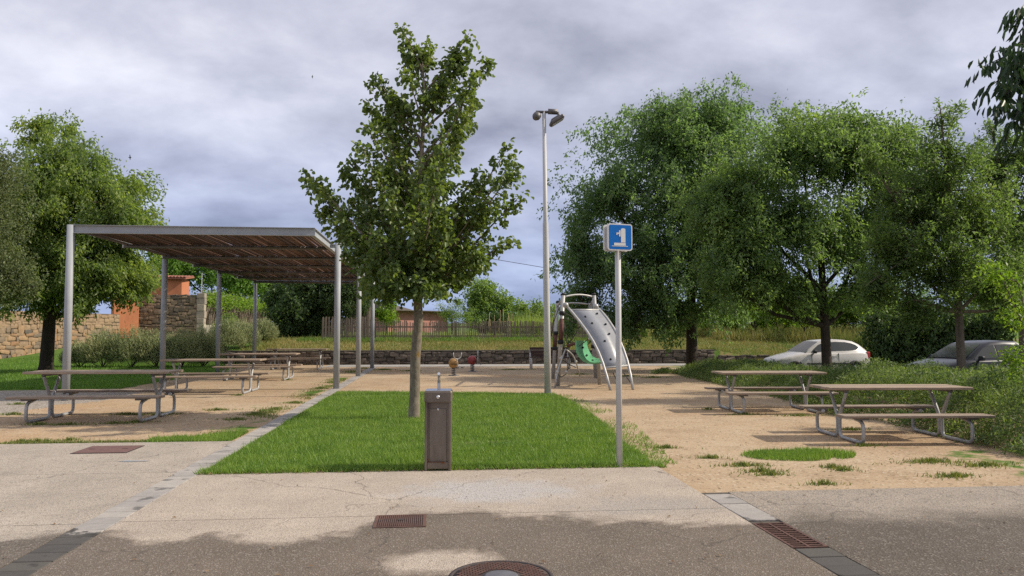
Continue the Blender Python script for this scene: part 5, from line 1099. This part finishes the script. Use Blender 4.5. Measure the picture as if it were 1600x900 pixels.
def hedge(name, label, c0, c1, h, th, n, lps, m_, seed, leaf=(.14, .06), cat='hedge'):
    rng = np.random.default_rng(seed); c0, c1 = Vector(c0), Vector(c1); z = tz(c0.x, c0.y); rt = empty(name, (c0.x, c0.y, z)); props(rt, label, cat); d = c1 - c0; t = rng.uniform(0, 1, n)
    E = np.stack([t * d.x + rng.normal(0, .05, n), t * d.y + rng.uniform(-th, th, n) / 2, np.abs(rng.uniform(.05, 1, n)) * h * (1 + .08 * np.sin(t * 23))], 1); S = E - np.stack([rng.normal(0, .12, n), rng.normal(0, .12, n), np.full(n, .35)], 1)
    V, Fc = spray_leaves(rng, S, E, lps, leaf[0], leaf[1], .10, -.3, 0); link('foliage', np_mesh('foliage', V, Fc), m_, rt)
    o = MB()
    for k in range(max(2, int(d.length / .7))): u = (k + .5) / max(2, int(d.length / .7)); o.tube([(u * d.x, u * d.y, -.05), (u * d.x, u * d.y, h * .75)], [.05, .015], 5)
    o.build('stems', M['bark'], rt)
a, c = at(748, 500, 50), at(824, 500, 50)
hedge('cypress_hedge', 'clipped cypress hedge behind the bean trellis', (a.x, a.y, 0), (c.x, c.y, 0), 1.5, .8, 900, 14, M['cypress'], 61)
# right bank: shrubs and small trees behind the cars
a, c = at(1360, 530, 36), at(1520, 530, 35)
hedge('dark_hedge', 'dense dark bushes between the white and the dark car', (a.x, a.y, 0), (c.x + 1.5, c.y, 0), 2.6, 1.8, 1500, 16, M['deep'], 62, (.2, .1), 'bush')
for i, (px, d, h, mm, lab) in enumerate(((1322, 46, 2.6, 'elm', 'small green fruit tree on the bank above the white car roof'), (1352, 47, 2.8, 'elm', 'small leafy tree on the bank behind the white car rear'), (1258, 42, 2.2, 'bright', 'sunlit bright shrub on the grassy bank behind the white car bonnet'), (1180, 43, 2.4, 'bright', 'light green shrub on the bank between the two elms'), (1420, 44, 4.0, 'elmdark', 'bushy dark tree behind the hedge between the cars'), (1560, 40, 4.6, 'elmdark', 'bushy dark tree behind the dark car'), (1650, 34, 4.4, 'deep', 'dark tree closing the row behind the dark car'))):
    b = B(px, d); tree('bank_tree' if h > 2.5 else 'bank_shrub', lab, b, std(b, h * .5, .08), [(0, 0, h * .72, h * .38, h * .38, h * .3), (h * .25, .1, h * .55, h * .3, h * .3, h * .22), (-h * .25, -.1, h * .58, h * .3, h * .3, h * .24)], int(60 * h * h / 3), 15, (.15, .07), .45, .25, M[mm], M['bark'], 70 + i, cat='tree' if h > 2.5 else 'shrub', spread=.15)

for i, (px, d, h) in enumerate(((1125, 43.5, 2.4), (1160, 45, 3.0), (1215, 43, 2.2), (1290, 46, 3.2), (1335, 45, 3.4), (1375, 44, 3.6), (1190, 50, 4.2), (1255, 50, 4.4), (1075, 47, 3.0))):
    b = B(px, d); tree('bank_thicket', 'leafy green bush in the thicket on the bank behind the elms and the white car', b, std(b, h * .45, .07), [(0, 0, h * .6, h * .42, h * .36, h * .4), (h * .35, .1, h * .42, h * .34, h * .3, h * .32), (-h * .35, -.1, h * .46, h * .34, h * .3, h * .34)], int(24 * h * h), 15, (.20, .10), .5, .25, M['hackberry' if i % 2 else 'bright'], M['bark'], 170 + i, cat='bush', group='thicket on the bank', spread=.18)

# ------------------------------------------------------------------ shrubs and ground cover
def juniper():
    rng = np.random.default_rng(17); P = [G(*q) for q in ((1038, 580), (1075, 590), (1120, 600), (1160, 610), (1215, 622), (1262, 636), (1300, 648), (1400, 664), (1480, 684), (1540, 700), (1600, 716))]
    P = [(p.x, p.y) for p in P] + [(8.6, 7.9), (13, 9), (14.5, 17.2), (11.5, 19.5), (11.5, 24), (13.6, 26.6), (10, 28.5), (7.6, 27.0)]
    n = 76000; X = rng.uniform(4, 15, n); Y = rng.uniform(7.5, 29, n); k = in_poly(X, Y, P); X, Y = X[k], Y[k]
    A_ = np.array(P); 
    dist = np.full(len(X), 99.0)
    for i in range(len(P)):
        a_, b_ = A_[i], A_[(i + 1) % len(P)]; ab = b_ - a_; t = np.clip(((X - a_[0]) * ab[0] + (Y - a_[1]) * ab[1]) / (ab @ ab), 0, 1); dist = np.minimum(dist, np.hypot(X - a_[0] - t * ab[0], Y - a_[1] - t * ab[1]))
    H = (0.12 + 0.60 * sm(0, .9, dist)) * (1 + .38 * noise2(X, Y, 2.6, 5) + .25 * noise2(X, Y, 6, 6)) * (1 + .35 * (1 - sm(8, 11.5, Y))) * (1 - .34 * sm(15.5, 18.5, Y))
    keep = rng.uniform(0, 1, len(X)) < 0.78; X, Y, H = X[keep], Y[keep], H[keep]
    f = rng.uniform(.35, 1.05, len(X)) ** .6; E = np.stack([X, Y, ter(X, Y) + H * f + .03], 1)
    az = rng.uniform(0, 6.28, len(X)); ln = rng.uniform(.18, .36, len(X)); D = np.stack([np.cos(az) * .75, np.sin(az) * .75, rng.uniform(.2, .9, len(X))], 1); S = E - unit(D) * ln[:, None]
    V, Fc = spray_leaves(rng, S, E, 8, .085, .022, .028, -.15, 0, up=.6, t0=.1)
    props(link('juniper_ground_cover', np_mesh('juniper_ground_cover', V, Fc), M['juniper']), 'spreading green juniper ground cover beside the right picnic tables', 'juniper', kind='stuff')
juniper()
def shrub(label, px, py, rx, h, n, seed, m_='lavender', d=None):
    rng = np.random.default_rng(seed); p = G(px, py) if d is None else B(px, d); z = tz(p.x, p.y); rt = empty('lavender_shrub', (p.x, p.y, z)); props(rt, label, 'shrub', 'shrubs along the left lawn')
    a = rng.uniform(0, 6.28, n); r_ = rng.uniform(0, 1, n) ** .5; hh = h * np.sqrt(np.maximum(.08, 1 - r_ ** 2 * .9)) * rng.uniform(.55, 1.15, n); E = np.stack([np.cos(a) * r_ * rx, np.sin(a) * r_ * rx * .8, hh], 1); S = np.stack([E[:, 0] * .6, E[:, 1] * .6, E[:, 2] * .35], 1)
    E[:, 2] *= 1.3
    V, Fc = spray_leaves(rng, S, E, 11, .16, .02, .035, -.6, 0, up=.3, t0=.35); link('foliage', np_mesh('foliage', V, Fc), M[m_], rt)
    st = MB()
    for k in range(10): q = Vector(E[k]); st.tube([(0, 0, -.03), q * .5, q * .9], [.018, .012, .004], 4, False)
    st.build('stems', M['greybark'], rt)
for i, (px, py, rx, h, lab) in enumerate(((125, 573, .8, .75, 'low dark lavender bush right behind the front pergola post'), (160, 574, 1.0, 1.15, 'large grey-green lavender bush left of the second pergola post'), (205, 574, 1.1, 1.25, 'tall grey lavender bush in front of the orange pier'), (245, 574, 1.0, 1.1, 'lavender bush wrapped round the second pergola post'), (285, 574, 1.1, 1.1, 'green rosemary bush in front of the tall stone wall'), (318, 573, .9, 1.2, 'rosemary bush in front of the quoined wall corner'), (352, 570, .9, 1.1, 'rosemary bush between the third and fourth pergola posts'), (380, 568, .8, .95, 'low rosemary bush at the foot of the fourth pergola post'), (410, 565, .8, .8, 'last low rosemary bush at the far end of the pergola'))): shrub(lab, px, py, rx, h, 900, 80 + i)
b = B(365, 48)
tree('wall_bush', 'loose leafy bush growing against the reed covered wall', b, std(b, .9, .05), [LO(b, 360, 512, 48, .9, .7, .5), LO(b, 380, 522, 48, .8, .6, .4), LO(b, 355, 495, 50, .9, .5, .4)], 220, 10, (.14, .09), .4, .2, M['hackberry'], M['greybark'], 95, cat='bush', spread=.13)
def gpoly(*q): return [(G(*p).x, G(*p).y) for p in q]
grass('left_lawn_grass', 'green grass under the left trees and shrubs', [(-24, 21.5), (-8.3, 21.5), (-8.0, 36), (-10, 48), (-18, 49), (-22, 40)], 60000, .10, .022, M['verge'], 101)
grass('garden_grass', 'sunlit green grass between the reed wall and the dark trees', [(-14.5, 44), (-8, 44), (-9, 60), (-14, 66)], 14000, .14, .035, M['verge'], 102)
grass('bank_grass', 'dry and green grass on the bank above the low wall', [(-9, 36.7), (13.6, 36.7), (14.5, 35.2), (24, 34.8), (26, 43), (14, 43), (-9, 43)], 60000, .17, .03, M['dry'], 103, lean=.9)
grass('fence_grass', 'green grass growing along the foot of the picket fence', [(-7, 40.3), (9, 40.3), (9, 41.6), (-7, 41.6)], 9000, .22, .03, M['verge'], 104, dens=lambda X, Y: .5 + .5 * noise2(X, Y, 1.3, 4))
a, c = at(800, 500, 46), at(905, 500, 46)
grass('tall_meadow_grass', 'tall yellow-green meadow grass behind the picket fence', [(a.x, 44.8), (c.x + 4, 44.8), (c.x + 4, 49.5), (a.x, 49.5)], 16000, 1.25, .045, M['tallgrass'], 105, lean=.35)
grass('field_grass', 'straw-coloured rough grass in the garden behind the fence', [(-6, 42), (9, 42), (9, 58), (-6, 58)], 26000, .32, .05, M['tallgrass'], 106, lean=.6)
a, c = at(1095, 500, 44), at(1420, 500, 44)
grass('bank_meadow', 'sunlit tall meadow grass on the bank behind the cars', [(a.x, 40), (c.x, 38), (c.x + 3, 54), (a.x - 1, 54)], 26000, .8, .045, M['dry'], 107, lean=.6)
grass('round_grass_patch', 'round patch of bright green grass in the sand near the right tables', [(G(1246, 712).x + .72 * math.cos(t), G(1246, 712).y + .42 * math.sin(t)) for t in np.linspace(0, 6.1, 14)], 8000, .06, .010, M['lawn'], 108, dist=False, dens=lambda X, Y: np.clip(1.35 - 1.2 * np.hypot((X - G(1246, 712).x) / .72, (Y - G(1246, 712).y) / .42) + .5 * noise2(X, Y, 9, 3), 0, 1))
tufts = [(1190, 737, .35, .12), (1160, 728, .5, .12), (1205, 742, .3, .1), (1318, 735, .22, .08), (1300, 731, .22, .08), (1285, 757, .3, .06), (1110, 716, .3, .08), (1455, 722, .6, .2), (1540, 728, .5, .2), (1490, 745, .4, .15), (1040, 700, .25, .15), (1165, 648, .5, .08), (1250, 650, .7, .08), (1350, 697, .35, .06), (1330, 672, .4, .1), (1105, 640, .25, .05)]
tufts += [(60, 690, .35, .06), (35, 691, .25, .05), (110, 688, .2, .04), (200, 648, .55, .12), (250, 648, .4, .18), (215, 660, .3, .1), (110, 664, .5, .08), (180, 662, .5, .07), (60, 664, .4, .08), (370, 656, .35, .2), (400, 648, .3, .2), (430, 640, .25, .2), (462, 630, .3, .25), (500, 607, .3, .3), (485, 618, .3, .25), (20, 648, .4, .15), (28, 632, .25, .1), (340, 641, .35, .15), (520, 598, .3, .5), (600, 578, .5, .3), (640, 580, .6, .2), (905, 585, .5, .2), (980, 588, .6, .3), (1020, 590, .5, .3), (800, 578, .8, .2), (372, 618, .2, .05), (450, 594, .2, .05)]
def tuft_all():
    rng = np.random.default_rng(55); Vs, Fs, off = [], [], 0
    for (px, py, rx, ry) in tufts:
        c = G(px, py); n = int(700 * rx * ry * 4) + 90; a = rng.uniform(0, 6.28, n); r_ = np.abs(rng.normal(0, .5, n)) * (1 + .35 * np.sin(a * 3 + px)); X = c.x + np.cos(a) * r_ * rx; Y = c.y + np.sin(a) * r_ * max(ry, .12)
        V, Fc = blades(rng, X, Y, ter(X, Y) + .003, .042 * (1.2 - .5 * np.minimum(r_, 1)), .011 + .0004 * c.y, .9); Vs.append(V); Fs.append(Fc + off); off += len(V)
    props(link('weed_tufts', np_mesh('weed_tufts', np.concatenate(Vs), np.concatenate(Fs)), M['weed']), 'small green weed tufts scattered over the sand and under the tables', 'weeds', kind='stuff')
tuft_all()
grass('slab_edge_grass', 'fringe of grass along the back edge of the left concrete', [(-3.9, LB - .02), (-2.78, LB - .02), (-2.78, LB + 1.0), (-3.4, LB + .45), (-3.9, LB + .3)], 6000, .07, .010, M['lawn'], 109, dist=False)
grass('slab_edge_grass', 'thin line of weeds along the left concrete by the hatch', [(-7.2, LB - .02), (-3.9, LB - .02), (-3.9, LB + .12), (-7.2, LB + .08)], 2600, .05, .010, M['weed'], 110, dist=False)
grass('strip_edge_grass', 'patchy grass on the sand beside the paver strip', [(-3.6, 11.5), (-2.76, 11.5), (-2.76, 33), (-3.5, 33)], 12000, .05, .014, M['weed'], 111, dens=lambda X, Y: np.clip(noise2(X, Y, 2.2, 2) * 2.2, 0, 1) * sm(-3.6, -2.8, X))
def litter():
    rng = np.random.default_rng(66); n = 2600; X = rng.uniform(-9, 9, n); Y = 4.5 + rng.uniform(0, 1, n) ** 1.4 * 24; bed = rng.uniform(0, 1, n); k = bed < .35
    X[~k] = rng.uniform(LX, RX, (~k).sum()); Y[~k] = yB + rng.normal(0, .05, (~k).sum()); m2 = rng.uniform(0, 1, n) < np.where(k, 1, .35); X, Y = X[m2], Y[m2]
    A_ = rng.normal(size=(len(X), 3)); A_[:, 2] *= .12; V, Fc = leaves(rng, np.stack([X, Y, ter(X, Y) + .022], 1), A_, .035, .018, 3.0, .2)
    props(link('leaf_litter', np_mesh('leaf_litter', V, Fc), M['litter']), 'tiny dry leaves and twigs scattered over sand and pavement', 'leaf litter', kind='stuff')
litter()

# ------------------------------------------------------------------ wires and birds
def cable(label, pts):
    P = [at(*q) for q in pts]; b = P[0]; o = MB().tube([p - b for p in P], .013, 5).build('overhead_cable', M['cable'], None, b); props(o, label, 'cable')
cable('thin overhead cable between the cypress and the elm tree', [(572, 372, 43), (640, 384, 42.5), (700, 393, 42), (760, 403, 41), (850, 418, 39), (960, 432, 36), (1040, 440, 33)])
for px, py, d, lab in ((203, 246, 60, 'small dark bird in the sky above the left tree'), (488, 120, 90, 'tiny distant bird high in the clouds')):
    p = at(px, py, d); MB().tube([(-.12, 0, 0), (0, 0, .0), (.14, 0, .01)], [.01, .05, .005], 6).add([(0, 0, .02), (.06, 0, .02), (.02, -.05, .24), (-.04, -.03, .13)], [(0, 1, 2, 3)]).add([(0, 0, .02), (.06, 0, .02), (.02, .05, -.20), (-.04, .03, -.1)], [(0, 1, 2, 3)]).build('flying_bird', M['bird'], None, p); props(bpy.data.objects['flying_bird'] if 'flying_bird.001' not in bpy.data.objects else bpy.data.objects['flying_bird.001'], lab, 'bird', 'birds in the sky')
